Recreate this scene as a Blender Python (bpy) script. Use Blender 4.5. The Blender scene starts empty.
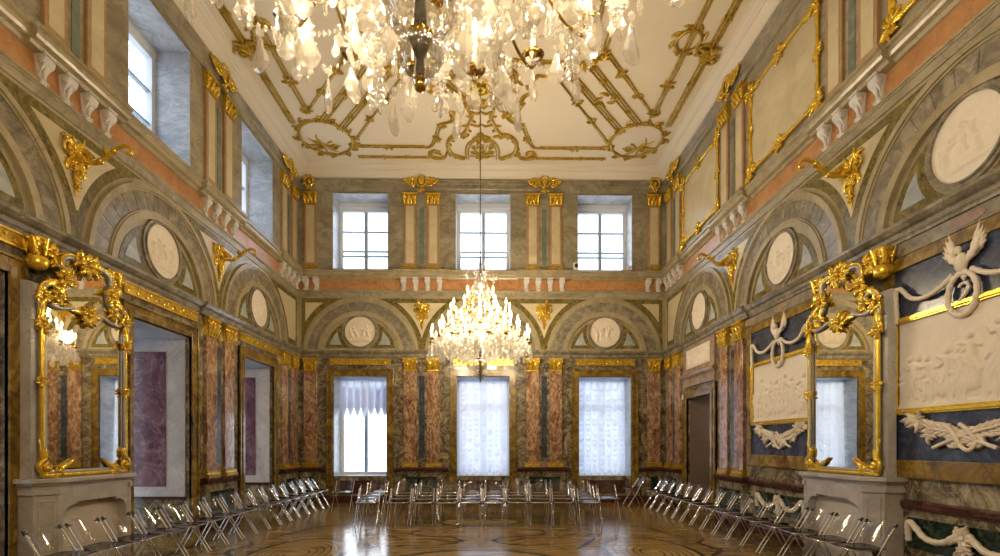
import bpy, bmesh, math, random
import numpy as np
from mathutils import Matrix, Vector
PI = math.pi
SC = bpy.context.scene
COL = SC.collection
# ------------------------------------------------------------------ room numbers (metres)
XL, XR, D, YF = -5.19, 4.716, 13.6, -1.6
XC = (XL + XR) / 2
BL = [11.30, 8.03, 4.75, 1.48]          # bay centres of the left and of the right wall
BR = [11.38, 8.15, 4.92, 1.69]
FL, FR = 6.27, 6.42                      # fireplaces
ZC, ZCOVE = 8.89, 8.63
EYE = 1.55

def lin(c):
    c = c / 255.0
    return c / 12.92 if c <= 0.04045 else ((c + 0.055) / 1.055) ** 2.4
def S(r, g, b): return (lin(r), lin(g), lin(b), 1.0)

# ------------------------------------------------------------------ materials
M = {}
def new_mat(name):
    m = bpy.data.materials.new(name); m.use_nodes = True
    nt = m.node_tree; nt.nodes.clear()
    out = nt.nodes.new('ShaderNodeOutputMaterial')
    M[name] = m
    return m, nt, out
def N(nt, t, **kw):
    n = nt.nodes.new(t)
    for k, v in kw.items():
        if hasattr(n, k) and not k.startswith('i_'): setattr(n, k, v)
        else: n.inputs[int(k[2:]) if k.startswith('i_') else k].default_value = v
    return n
def principled(nt, out, rough=0.4, metal=0.0, spec=0.5):
    b = nt.nodes.new('ShaderNodeBsdfPrincipled')
    b.inputs['Roughness'].default_value = rough; b.inputs['Metallic'].default_value = metal
    b.inputs['Specular IOR Level'].default_value = spec
    nt.links.new(b.outputs[0], out.inputs[0])
    return b
def coords(nt, scale=(1, 1, 1), rand=True, rot=(0, 0, 0)):
    tc = nt.nodes.new('ShaderNodeTexCoord'); mp = nt.nodes.new('ShaderNodeMapping')
    mp.inputs['Scale'].default_value = scale; mp.inputs['Rotation'].default_value = rot
    nt.links.new(tc.outputs['Object'], mp.inputs[0])
    if rand:
        oi = nt.nodes.new('ShaderNodeObjectInfo'); mu = nt.nodes.new('ShaderNodeMath'); mu.operation = 'MULTIPLY'
        mu.inputs[1].default_value = 37.0
        nt.links.new(oi.outputs['Random'], mu.inputs[0]); nt.links.new(mu.outputs[0], mp.inputs['Location'])
    return mp.outputs[0]
def ramp(nt, fac, stops):
    r = nt.nodes.new('ShaderNodeValToRGB')
    el = r.color_ramp.elements
    el[0].position, el[0].color = stops[0]; el[1].position, el[1].color = stops[-1]
    for p, c in stops[1:-1]:
        e = el.new(p); e.color = c
    nt.links.new(fac, r.inputs[0])
    return r.outputs[0]
def noise(nt, vec, scale, detail=5, dist=0.0, rough=0.55):
    n = nt.nodes.new('ShaderNodeTexNoise')
    n.inputs['Scale'].default_value = scale; n.inputs['Detail'].default_value = detail
    n.inputs['Distortion'].default_value = dist; n.inputs['Roughness'].default_value = rough
    nt.links.new(vec, n.inputs['Vector'])
    return n.outputs['Fac']
def mixc(nt, fac, a, b):
    m = nt.nodes.new('ShaderNodeMix'); m.data_type = 'RGBA'
    if isinstance(fac, float): m.inputs[0].default_value = fac
    else: nt.links.new(fac, m.inputs[0])
    for sock, v in ((m.inputs[6], a), (m.inputs[7], b)):
        if isinstance(v, tuple): sock.default_value = v
        else: nt.links.new(v, sock)
    return m.outputs[2]
def marble(name, stops, scale=2.0, vein=None, vscale=1.6, vw=0.035, vdist=1.5, rough=0.25, dist=1.2, stretch=(1, 1, 1), rot=(0, 0, 0), veins2=None, spec=0.5, vs=0.55):
    m, nt, out = new_mat(name)
    b = principled(nt, out, rough, spec=spec)
    v = coords(nt, stretch, rot=rot)
    c = ramp(nt, noise(nt, v, scale, 7, dist, 0.62), stops)
    for vv, sc_, w in ([(vein, vscale, vw)] if vein else []) + (veins2 or []):
        f = noise(nt, v, sc_, 6, vdist, 0.6)
        k = (0, 0, 0, 1); o = (1, 1, 1, 1)
        o = (vs, vs, vs, 1)
        mask = ramp(nt, f, [(0.5 - w, k), (0.5, o), (0.5 + w, k)])
        c = mixc(nt, mask, c, vv)
    nt.links.new(c, b.inputs['Base Color'])
    return m
def plain(name, col, rough=0.5, metal=0.0, var=0.06, scale=6.0, spec=0.5):
    m, nt, out = new_mat(name)
    b = principled(nt, out, rough, metal, spec)
    v = coords(nt)
    d = tuple(max(0, x * (1 - var * 2)) for x in col[:3]) + (1,)
    l = tuple(min(1, x * (1 + var)) for x in col[:3]) + (1,)
    nt.links.new(ramp(nt, noise(nt, v, scale, 4), [(0.3, d), (0.7, l)]), b.inputs['Base Color'])
    return m

marble('grey', [(0.30, S(122, 114, 94)), (0.5, S(156, 146, 122)), (0.7, S(178, 168, 144))], 1.3, S(98, 92, 80), 1.1, 0.03, rough=0.3, stretch=(1, 1, 1.6), rot=(0, .5, .2))
marble('cream', [(0.3, S(146, 134, 104)), (0.5, S(166, 153, 121)), (0.7, S(182, 169, 138))], 1.8, S(128, 116, 90), 1.3, 0.02, rough=0.25)
marble('creamlight', [(0.3, S(190, 176, 140)), (0.5, S(206, 192, 156)), (0.7, S(216, 204, 170))], 1.5, rough=0.3)
marble('archband', [(0.3, S(104, 97, 82)), (0.5, S(138, 129, 110)), (0.7, S(170, 160, 138))], 3.6, S(92, 84, 72), 2.4, 0.03, rough=0.18)
marble('bluegrey', [(0.3, S(140, 148, 152)), (0.5, S(172, 178, 178)), (0.7, S(192, 196, 192))], 3.0, S(150, 156, 158), 2.0, 0.04, rough=0.2)
marble('revealblue', [(0.3, S(148, 156, 166)), (0.5, S(180, 186, 194)), (0.7, S(204, 208, 214))], 1.6, S(126, 134, 146), 1.4, 0.03, rough=0.3, stretch=(1, 1, 2.2), rot=(.3, .4, 0))
marble('greenborder', [(0.32, S(62, 54, 24)), (0.5, S(104, 92, 46)), (0.66, S(138, 122, 64))], 9.0, S(150, 138, 84), 6, 0.03, rough=0.2)
marble('darkgreen', [(0.35, S(16, 26, 20)), (0.55, S(28, 46, 34)), (0.72, S(58, 80, 60))], 7.0, S(84, 104, 84), 5, 0.015, rough=0.15)
marble('pink', [(0.3, S(96, 64, 50)), (0.44, S(134, 97, 76)), (0.57, S(164, 126, 98)), (0.72, S(206, 172, 132))], 2.6, S(220, 190, 148), 2.2, 0.04, rough=0.14, dist=3.0, stretch=(1.3, 1.3, .7), veins2=[(S(74, 46, 38), 3.0, .022)], vs=.7)
marble('pinkgrey', [(0.3, S(128, 104, 88)), (0.5, S(156, 130, 110)), (0.7, S(178, 154, 132))], 3.0, S(190, 172, 148), 2.6, 0.03, rough=0.2)
marble('siena', [(0.26, S(58, 42, 16)), (0.42, S(112, 86, 28)), (0.58, S(148, 118, 40)), (0.74, S(178, 148, 74))], 2.2, S(52, 36, 18), 1.8, 0.035, rough=0.22, dist=2.4, veins2=[(S(110, 92, 66), 4.5, .014)])
marble('breccia', [(0.28, S(46, 42, 34)), (0.42, S(96, 86, 70)), (0.55, S(136, 124, 100)), (0.66, S(176, 164, 138)), (0.76, S(206, 194, 168))], 1.7, S(58, 46, 28), 1.6, 0.045, rough=0.15, dist=2.8, veins2=[(S(190, 172, 130), 2.6, .02)], vs=.7)
marble('darkstrip', [(0.3, S(40, 46, 58)), (0.55, S(62, 68, 82)), (0.75, S(96, 98, 106))], 5.0, S(110, 110, 112), 4, 0.015, rough=0.15)
marble('greenstrip', [(0.3, S(92, 104, 92)), (0.55, S(118, 128, 114)), (0.75, S(146, 152, 134))], 4.0, rough=0.25)
marble('salmon', [(0.3, S(152, 102, 58)), (0.5, S(180, 128, 78)), (0.7, S(194, 146, 98))], 4.0, S(204, 160, 116), 3.4, 0.014, rough=0.3)
marble('salmonlight', [(0.3, S(156, 122, 84)), (0.5, S(174, 138, 98)), (0.7, S(188, 156, 116))], 4.0, rough=0.3)
marble('maroon', [(0.3, S(50, 26, 24)), (0.55, S(74, 42, 38)), (0.75, S(104, 66, 58))], 5.0, S(124, 92, 80), 4, 0.012, rough=0.15)
marble('purple', [(0.28, S(74, 46, 58)), (0.46, S(104, 70, 80)), (0.6, S(132, 98, 104)), (0.74, S(160, 128, 130))], 1.8, S(168, 140, 142), 2.0, 0.02, rough=0.2, dist=2.6, stretch=(1, 1, .8))
marble('lapis', [(0.3, S(32, 36, 52)), (0.52, S(52, 58, 80)), (0.72, S(84, 92, 114))], 5.0, S(116, 118, 126), 4.2, 0.01, rough=0.22)
marble('whitemarble', [(0.3, S(200, 196, 190)), (0.6, S(222, 218, 212)), (0.75, S(234, 230, 224))], 2.0, S(176, 174, 174), 2.0, 0.02, rough=0.35)
marble('palemarble', [(0.3, S(180, 176, 172)), (0.55, S(206, 202, 198)), (0.75, S(224, 220, 216))], 2.0, S(158, 156, 158), 1.8, 0.02, rough=0.3)
marble('mantel', [(0.3, S(164, 160, 156)), (0.55, S(190, 185, 180)), (0.75, S(206, 201, 196))], 2.4, S(140, 132, 126), 2.6, 0.012, rough=0.35)
plain('relief', S(232, 220, 200), 0.55, var=0.03, scale=12)
plain('plaster', S(206, 196, 182), 0.7, var=0.03)
plain('ceilpaint', S(240, 226, 200), 0.75, var=0.012, scale=1.2)
plain('covepaint', S(238, 228, 208), 0.6, var=0.012, scale=2)
plain('passage', S(120, 100, 86), 0.8, var=0.05)
plain('whitewood', S(226, 230, 234), 0.4, var=0.02)
plain('bluewood', S(168, 188, 208), 0.4, var=0.02)
plain('blackplastic', S(18, 18, 20), 0.35, var=0.05)
plain('whiteplastic', S(230, 228, 222), 0.35, var=0.02)
plain('candlewax', S(250, 240, 216), 0.45, var=0.01)
plain('silverframe', S(176, 170, 158), 0.35, 0.55, var=0.06, scale=20)
plain('rope', S(120, 106, 84), 0.5, 0.4)
def gold_mat(name, a, b_, rough, sc=14, metal=1.0):
    m, nt, out = new_mat(name)
    b = principled(nt, out, rough, metal)
    v = coords(nt)
    nt.links.new(ramp(nt, noise(nt, v, sc, 4), [(0.3, a), (0.7, b_)]), b.inputs['Base Color'])
    return m
gold_mat('gold', S(222, 172, 40), S(254, 222, 92), 0.25, metal=.74)
gold_mat('gilt', S(164, 128, 32), S(226, 188, 76), 0.3, metal=.6)
gold_mat('brass', S(150, 116, 52), S(206, 170, 90), 0.22)
gold_mat('chrome', S(206, 206, 210), S(236, 236, 240), 0.12)
gold_mat('steel', S(96, 100, 108), S(150, 152, 158), 0.18)
def thin_mat(name, tint, gl_rough=0.03, base=0.04, edge=0.7, gcol=(1, 1, 1, 1), blend=0.5):
    m, nt, out = new_mat(name)
    t = N(nt, 'ShaderNodeBsdfTransparent', Color=tint)
    g = N(nt, 'ShaderNodeBsdfGlossy', Color=gcol, Roughness=gl_rough)
    lw = N(nt, 'ShaderNodeLayerWeight', Blend=blend)
    mr = N(nt, 'ShaderNodeMapRange', i_3=base, i_4=edge)
    nt.links.new(lw.outputs['Facing'], mr.inputs[0])
    mx = nt.nodes.new('ShaderNodeMixShader')
    nt.links.new(mr.outputs[0], mx.inputs[0]); nt.links.new(t.outputs[0], mx.inputs[1]); nt.links.new(g.outputs[0], mx.inputs[2])
    nt.links.new(mx.outputs[0], out.inputs[0])
    return m
thin_mat('acrylic', (0.955, 0.955, 0.96, 1), 0.02, 0.012, 0.14, blend=.3)
thin_mat('smoke', (0.30, 0.27, 0.26, 1), 0.06, 0.03, 0.45, blend=.4)
thin_mat('pane', (0.96, 0.98, 1.0, 1), 0.01, 0.04, 0.4)
def crystal():
    m, nt, out = new_mat('crystal')
    t = N(nt, 'ShaderNodeBsdfTransparent', Color=(0.96, 0.94, 0.90, 1))
    g = N(nt, 'ShaderNodeBsdfGlossy', Color=(1, .97, .92, 1), Roughness=0.06)
    d = N(nt, 'ShaderNodeBsdfTranslucent', Color=(.98, .95, .88, 1))
    d2 = N(nt, 'ShaderNodeBsdfDiffuse', Color=(.97, .94, .86, 1))
    lw = N(nt, 'ShaderNodeLayerWeight', Blend=0.55)
    a = nt.nodes.new('ShaderNodeMixShader'); a.inputs[0].default_value = 0.5
    nt.links.new(d.outputs[0], a.inputs[1]); nt.links.new(d2.outputs[0], a.inputs[2])
    b = nt.nodes.new('ShaderNodeMixShader'); b.inputs[0].default_value = 0.36
    nt.links.new(t.outputs[0], b.inputs[1]); nt.links.new(a.outputs[0], b.inputs[2])
    mr = N(nt, 'ShaderNodeMapRange', i_3=0.08, i_4=0.5)
    nt.links.new(lw.outputs['Facing'], mr.inputs[0])
    c = nt.nodes.new('ShaderNodeMixShader')
    nt.links.new(mr.outputs[0], c.inputs[0]); nt.links.new(b.outputs[0], c.inputs[1]); nt.links.new(g.outputs[0], c.inputs[2])
    nt.links.new(c.outputs[0], out.inputs[0])
crystal()
thin_mat('bowlglass', (0.86, 0.84, 0.80, 1), 0.05, 0.10, 0.85)
def curtain_mat():
    m, nt, out = new_mat('sheer')
    d = N(nt, 'ShaderNodeBsdfDiffuse', Color=S(240, 243, 250)); t = N(nt, 'ShaderNodeBsdfTranslucent', Color=S(238, 242, 252))
    tr = N(nt, 'ShaderNodeBsdfTransparent', Color=(0.9, 0.94, 1, 1))
    a = nt.nodes.new('ShaderNodeMixShader'); a.inputs[0].default_value = 0.52
    b = nt.nodes.new('ShaderNodeMixShader'); b.inputs[0].default_value = 0.03
    nt.links.new(d.outputs[0], a.inputs[1]); nt.links.new(t.outputs[0], a.inputs[2])
    nt.links.new(a.outputs[0], b.inputs[1]); nt.links.new(tr.outputs[0], b.inputs[2]); nt.links.new(b.outputs[0], out.inputs[0])
curtain_mat()
def emit(name, col, s):
    m, nt, out = new_mat(name)
    e = N(nt, 'ShaderNodeEmission', Color=col, Strength=s)
    nt.links.new(e.outputs[0], out.inputs[0])
emit('flame', (1.0, 0.74, 0.36, 1), 16.0)
def mirror_mat():
    m, nt, out = new_mat('mirrorglass')
    g = N(nt, 'ShaderNodeBsdfGlossy', Color=(0.84, 0.82, 0.76, 1), Roughness=0.015)
    nt.links.new(g.outputs[0], out.inputs[0])
mirror_mat()
def wood(name, a, b_, c_, rough=0.13, scale=1.0):
    m, nt, out = new_mat(name)
    b = principled(nt, out, rough, spec=0.6)
    v = coords(nt, (1.0 * scale, 5.5 * scale, 1), rand=False)
    g = ramp(nt, noise(nt, v, 2.2, 6, .6), [(0.3, a), (0.5, b_), (0.7, c_)])
    v2 = coords(nt, (1, 1, 1), rand=False)
    br = nt.nodes.new('ShaderNodeTexBrick')
    br.inputs['Scale'].default_value = 1.0; br.inputs['Brick Width'].default_value = 0.9; br.inputs['Row Height'].default_value = 0.11
    br.inputs['Mortar Size'].default_value = 0.002; br.inputs['Color1'].default_value = (1, 1, 1, 1); br.inputs['Color2'].default_value = (.80, .76, .70, 1)
    br.inputs['Mortar'].default_value = (.5, .42, .35, 1)
    nt.links.new(v2, br.inputs['Vector'])
    mm = nt.nodes.new('ShaderNodeMix'); mm.data_type = 'RGBA'; mm.blend_type = 'MULTIPLY'; mm.inputs[0].default_value = 1.0
    nt.links.new(g, mm.inputs[6]); nt.links.new(br.outputs['Color'], mm.inputs[7])
    nt.links.new(mm.outputs[2], b.inputs['Base Color'])
    rn = noise(nt, v2, 1.4, 3)
    rr = N(nt, 'ShaderNodeMapRange', i_3=rough * .8, i_4=rough * 1.5)
    nt.links.new(rn, rr.inputs[0]); nt.links.new(rr.outputs[0], b.inputs['Roughness'])
wood('oak', S(126, 102, 56), S(156, 129, 76), S(178, 152, 96))
wood('oaklight', S(154, 128, 76), S(180, 154, 96), S(198, 174, 116))
wood('walnut', S(44, 32, 20), S(62, 46, 28), S(82, 62, 38))
wood('greenwood', S(54, 62, 40), S(74, 82, 54), S(92, 96, 66))

# ------------------------------------------------------------------ mesh builder
class MB:
    def __init__(s): s.v, s.f, s.m, s.s, s.cur, s.T = [], [], [], [], 0, None
    def add(s, vs, fs, smooth=False):
        o = len(s.v)
        if s.T is not None: vs = [tuple(s.T @ Vector(p)) for p in vs]
        s.v.extend(vs)
        for f in fs:
            s.f.append(tuple(i + o for i in f)); s.m.append(s.cur); s.s.append(smooth)
    def box(s, x0, x1, y0, y1, z0, z1):
        s.add([(x0, y0, z0), (x1, y0, z0), (x1, y1, z0), (x0, y1, z0), (x0, y0, z1), (x1, y0, z1), (x1, y1, z1), (x0, y1, z1)],
              [(0, 3, 2, 1), (4, 5, 6, 7), (0, 1, 5, 4), (1, 2, 6, 5), (2, 3, 7, 6), (3, 0, 4, 7)])
    def wbox(s, u0, u1, d0, d1, z0, z1): s.box(u0, u1, -d1, -d0, z0, z1)
    def prism(s, poly, d0, d1, bev=0.0):          # polygon in the x-z plane, from distance d0 to d1 out of the wall (-y)
        n = len(poly)
        vs = [(x, -d0, z) for x, z in poly] + [(x, -d1, z) for x, z in poly]
        s.add(vs, [tuple(range(n, 2 * n)), tuple(range(n - 1, -1, -1))] + [(i, (i + 1) % n, n + (i + 1) % n, n + i) for i in range(n)])
    def vprism(s, poly, z0, z1):                  # polygon in plan (x, y)
        n = len(poly)
        vs = [(x, y, z0) for x, y in poly] + [(x, y, z1) for x, y in poly]
        s.add(vs, [tuple(range(n - 1, -1, -1)), tuple(range(n, 2 * n))] + [(i, (i + 1) % n, n + (i + 1) % n, n + i) for i in range(n)])
    def band(s, a, b, d0, d1, closed=False):      # strip between two polylines in the x-z plane
        n = len(a)
        vs = [(x, -d1, z) for x, z in a] + [(x, -d1, z) for x, z in b] + [(x, -d0, z) for x, z in a] + [(x, -d0, z) for x, z in b]
        fs = []
        for i in range(n if closed else n - 1):
            j = (i + 1) % n
            fs += [(i, j, n + j, n + i), (2 * n + i, 2 * n + j, j, i), (n + i, n + j, 3 * n + j, 3 * n + i)]
        if not closed: fs += [(0, n, 3 * n, 2 * n), (n - 1, 2 * n - 1, 4 * n - 1, 3 * n - 1)]
        s.add(vs, fs)
    def arc(s, cx, cz, r0, r1, a0, a1, d0, d1, n=40):
        A = [a0 + (a1 - a0) * i / n for i in range(n + 1)]
        s.band([(cx + r0 * math.cos(t), cz + r0 * math.sin(t)) for t in A], [(cx + r1 * math.cos(t), cz + r1 * math.sin(t)) for t in A], d0, d1)
    def ring(s, cx, cz, r0, r1, d0, d1, n=48):
        A = [2 * PI * i / n for i in range(n)]
        s.band([(cx + r0 * math.cos(t), cz + r0 * math.sin(t)) for t in A], [(cx + r1 * math.cos(t), cz + r1 * math.sin(t)) for t in A], d0, d1, True)
    def sweep(s, prof, x0, x1):                   # profile of (distance out, z) run along x
        n = len(prof)
        vs = [(x0, -d, z) for d, z in prof] + [(x1, -d, z) for d, z in prof]
        s.add(vs, [(i, (i + 1) % n, n + (i + 1) % n, n + i) for i in range(n)] + [tuple(range(n - 1, -1, -1)), tuple(range(n, 2 * n))])
    def tube(s, pts, r, n=8, closed=False, flat=1.0):
        pts = [Vector(p) for p in pts]; k = len(pts)
        rs = r if isinstance(r, (list, tuple)) else [r] * k
        vs, up = [], None
        for i, p in enumerate(pts):
            if closed: t = pts[(i + 1) % k] - pts[i - 1]
            else: t = pts[min(i + 1, k - 1)] - pts[max(i - 1, 0)]
            t = t.normalized() if t.length > 1e-9 else Vector((0, 0, 1))
            if up is None: up = Vector((0, 1, 0)) if abs(t.y) < 0.9 else Vector((1, 0, 0))
            a = t.cross(up)
            if a.length < 1e-6: a = t.orthogonal()
            a.normalize(); b = a.cross(t).normalized(); up = b
            for j in range(n):
                w = 2 * PI * j / n
                vs.append(tuple(p + a * (math.cos(w) * rs[i]) + b * (math.sin(w) * rs[i] * flat)))
        fs = []
        for i in range(k if closed else k - 1):
            for j in range(n):
                i2, j2 = (i + 1) % k, (j + 1) % n
                fs.append((i * n + j, i * n + j2, i2 * n + j2, i2 * n + j))
        s.add(vs, fs, True)
        if not closed: s.add([vs[j] if s.T is None else vs[j] for j in range(n)] + [vs[(k - 1) * n + j] for j in range(n)], [tuple(range(n - 1, -1, -1)), tuple(range(n, 2 * n))])
    def lathe(s, prof, n=20, c=(0, 0, 0), flute=0.0, fk=8):
        k = len(prof); vs = []
        for r, z in prof:
            for j in range(n):
                w = 2 * PI * j / n; q = r * (1 + flute * math.cos(fk * w))
                vs.append((c[0] + q * math.cos(w), c[1] + q * math.sin(w), c[2] + z))
        fs = [(i * n + j, i * n + (j + 1) % n, (i + 1) * n + (j + 1) % n, (i + 1) * n + j) for i in range(k - 1) for j in range(n)]
        s.add(vs, fs, True)
        s.add(vs[:n] + vs[-n:], [tuple(range(n - 1, -1, -1)), tuple(range(n, 2 * n))])
    def ball(s, c, r, n=8, m=6):
        rx, ry, rz = r if isinstance(r, tuple) else (r, r, r)
        vs = [(c[0], c[1], c[2] - rz)]
        for i in range(1, m):
            a = -PI / 2 + PI * i / m
            for j in range(n):
                w = 2 * PI * j / n
                vs.append((c[0] + rx * math.cos(a) * math.cos(w), c[1] + ry * math.cos(a) * math.sin(w), c[2] + rz * math.sin(a)))
        vs.append((c[0], c[1], c[2] + rz)); L = len(vs) - 1
        fs = [(0, 1 + (j + 1) % n, 1 + j) for j in range(n)] + [(L, L - n + j, L - n + (j + 1) % n) for j in range(n)]
        fs += [(1 + i * n + j, 1 + i * n + (j + 1) % n, 1 + (i + 1) * n + (j + 1) % n, 1 + (i + 1) * n + j) for i in range(m - 2) for j in range(n)]
        s.add(vs, fs, True)
    def octa(s, c, r, h):
        x, y, z = c
        s.add([(x + r, y, z), (x, y + r, z), (x - r, y, z), (x, y - r, z), (x, y, z + h), (x, y, z - h)],
              [(0, 1, 4), (1, 2, 4), (2, 3, 4), (3, 0, 4), (1, 0, 5), (2, 1, 5), (3, 2, 5), (0, 3, 5)])
    # --- ornament pieces, lying on a wall plane (x-z), relief towards -y
    def leaf(s, x, z, ang, L, W, curl=0.0, d=0.01, h=0.03, n=9, lift=0.0):
        n = max(n, 10)
        s._leaf(x, z, ang, L, W, curl, d, h, n, lift)
    def _leaf(s, x, z, ang, L, W, curl, d, h, n, lift):
        vs, px, pz, a = [], x, z, ang
        for i in range(n + 1):
            t = i / n
            w = W * (math.sin(PI * min(1, t * .92 + .08)) ** 0.7) * (0.50 + 0.62 * abs(math.sin(t * PI * 3.5 + .4)))
            if i == n: w = W * .03
            nx, nz = -math.sin(a), math.cos(a)
            dd = d + lift * t * t; hh = dd + h * (0.35 + 0.65 * math.sin(PI * min(1, t * .85 + .1)))
            vs += [(px + nx * w, -dd, pz + nz * w), (px + nx * w * .5, -(dd * .4 + hh * .6), pz + nz * w * .5), (px, -hh * .9, pz), (px - nx * w * .5, -(dd * .4 + hh * .6), pz - nz * w * .5), (px - nx * w, -dd, pz - nz * w), (px, -dd * .9, pz)]
            px += math.cos(a) * L / n; pz += math.sin(a) * L / n; a += curl / n
        fs = [(i * 6 + j, i * 6 + (j + 1) % 6, i * 6 + 6 + (j + 1) % 6, i * 6 + 6 + j) for i in range(n) for j in range(6)]
        s.add(vs, fs, True)
    def scroll(s, x, z, ang, R, turns=1.4, r=0.02, d=0.03, hand=1, n=22):
        pts, rs = [], []
        for i in range(n + 1):
            t = i / n; q = R * (1 - .82 * t); a = ang + hand * turns * 2 * PI * t
            pts.append((x + q * math.cos(a), -d - .6 * r * t, z + q * math.sin(a))); rs.append(r * (1 - .45 * t))
        s.tube(pts, rs, 6)
        s.ball((pts[-1][0], -d - r, pts[-1][2]), r * 1.3, 6, 5)
    def line(s, pts, r, d=None, n=6, flat=1.0):
        d = r if d is None else d
        s.tube([(x, -d, z) for x, z in pts], r, n, flat=flat)
    def cluster(s, x, z, size, k=7, seed=1, d=0.0, spread=2 * PI, ang0=0.0, h=None):
        rg = random.Random(seed); h = size * .28 if h is None else h; k = int(k * 1.5)
        for i in range(k):
            a = ang0 + spread * (i / k if spread > 6 else (i / max(1, k - 1) - .5)) + rg.uniform(-.15, .15)
            L = size * rg.uniform(.6, 1.1)
            s.leaf(x + math.cos(a) * size * .08, z + math.sin(a) * size * .08, a, L, size * .17, rg.choice((-1, 1)) * rg.uniform(.4, 1.6), d, h, 7, lift=h * rg.uniform(0, .8))
        s.ball((x, -d - h * .6, z), size * .16, 8, 6)

def obj(name, mb, mats, parent=None, loc=(0, 0, 0), rot=(0, 0, 0), bevel=0.0):
    me = bpy.data.meshes.new(name)
    me.from_pydata(mb.v, [], mb.f)
    for k in (mats if isinstance(mats, (list, tuple)) else [mats]): me.materials.append(M[k])
    me.polygons.foreach_set('material_index', mb.m); me.polygons.foreach_set('use_smooth', mb.s)
    bm = bmesh.new(); bm.from_mesh(me); bmesh.ops.recalc_face_normals(bm, faces=bm.faces); bm.to_mesh(me); bm.free()
    me.update()
    o = bpy.data.objects.new(name, me); COL.objects.link(o)
    o.location = loc; o.rotation_euler = rot
    if parent: o.parent = parent
    if bevel:
        b = o.modifiers.new('bevel', 'BEVEL'); b.width = bevel; b.segments = 2; b.limit_method = 'ANGLE'; b.angle_limit = .7
    return o
def tag(o, label, cat, group=None, kind=None):
    o['label'] = label; o['category'] = cat
    if group: o['group'] = group
    if kind: o['kind'] = kind
    return o
def thing(name, label, cat, loc=(0, 0, 0), rot=(0, 0, 0), group=None):
    o = bpy.data.objects.new(name, None); COL.objects.link(o)
    o.location = loc; o.rotation_euler = rot; o.empty_display_size = .1
    return tag(o, label, cat, group)
def struct(name, mb, mats, label=None, **kw):
    o = obj(name, mb, mats, **kw); o['kind'] = 'structure'
    if label: o['label'] = label
    return o
KIDS = {}
def dup(root, loc, rot, label, group=None):
    r = root.copy(); COL.objects.link(r); r.location = loc; r.rotation_euler = rot; r['label'] = label
    if group: r['group'] = group
    for ch in root.children:
        c = ch.copy(); COL.objects.link(c); c.parent = r
        for g in ch.children:
            d = g.copy(); COL.objects.link(d); d.parent = c
    return r
# wall frames: local x = right when facing the wall, -y = into the room, z up
def on(wall, u, z=0.0, d=0.0):
    if wall == 'back': return dict(loc=(u, D - d, z), rot=(0, 0, 0))
    if wall == 'left': return dict(loc=(XL + d, u, z), rot=(0, 0, PI / 2))
    if wall == 'right': return dict(loc=(XR - d, u, z), rot=(0, 0, -PI / 2))
def uu(wall, w): return -w if wall == 'right' else w    # world coordinate along the wall -> local x
WNAME = {'back': 'end wall', 'left': 'purple niche wall', 'right': 'blue panel wall'}
TRIM = [0]
def trim(mb, mats, wall, u=0.0, z=0.0, **kw):
    TRIM[0] += 1
    return struct('trim_%d' % TRIM[0], mb, mats, **on(wall, u, z), **kw)
BB = [XC - 3.29, XC, XC + 3.29]
BP = [XC - 1.645, XC + 1.645]
BCORN = [XC - 4.61, XC + 4.61]
LWIN_H, LWIN_Z0, LWIN_Z1 = 0.71, 0.714, 3.39
UWIN_H, UWIN_Z0, UWIN_Z1 = 0.74, 6.27, 8.30
RV = 0.72

# ------------------------------------------------------------------ walls
ZB = [(0.0, 0.9, 0), (0.9, 4.0, 0), (4.0, 5.69, 1), (5.69, 6.05, 2), (6.05, 9.0, 3)]
WMAT = ['breccia', 'cream', 'salmon', 'grey']
def build_wall(name, wall, u0, u1, holes, mats=WMAT, thick=RV):
    us = sorted(set([u0, u1] + [h[0] for h in holes] + [h[1] for h in holes]))
    mb = MB()
    for a, b in zip(us, us[1:]):
        for z0, z1, mi in ZB:
            mb.cur = mi
            cuts = [(max(z0, h[2]), min(z1, h[3])) for h in holes if h[0] <= a + 1e-6 and h[1] >= b - 1e-6 and h[2] < z1 and h[3] > z0]
            z = z0
            for c0, c1 in sorted(cuts):
                if c0 > z + 1e-6: mb.wbox(a, b, -thick, 0, z, c0)
                z = max(z, c1)
            if z < z1 - 1e-6: mb.wbox(a, b, -thick, 0, z, z1)
    return struct(name, mb, mats, **on(wall, 0))
holes = [(b - LWIN_H, b + LWIN_H, LWIN_Z0, LWIN_Z1) for b in BB] + [(b - UWIN_H, b + UWIN_H, UWIN_Z0, UWIN_Z1) for b in BB]
wall_back = build_wall('wall_back', 'back', XL - RV, XR + RV, holes)
holes = [(b - LWIN_H, b + LWIN_H, 0.0, LWIN_Z1) for b in BL] + [(b - UWIN_H, b + UWIN_H, UWIN_Z0, UWIN_Z1) for b in BL]
wall_left = build_wall('wall_left', 'left', YF, D, holes)
DOORB = 11.38
wall_right = build_wall('wall_right', 'right', -D, -YF, [(-DOORB - .66, -DOORB + .66, 0.0, 2.65)])
mb = MB(); mb.box(XL - RV, XR + RV, YF - .3, YF, 0, 9.0)
struct('wall_front', mb, 'cream')
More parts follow.
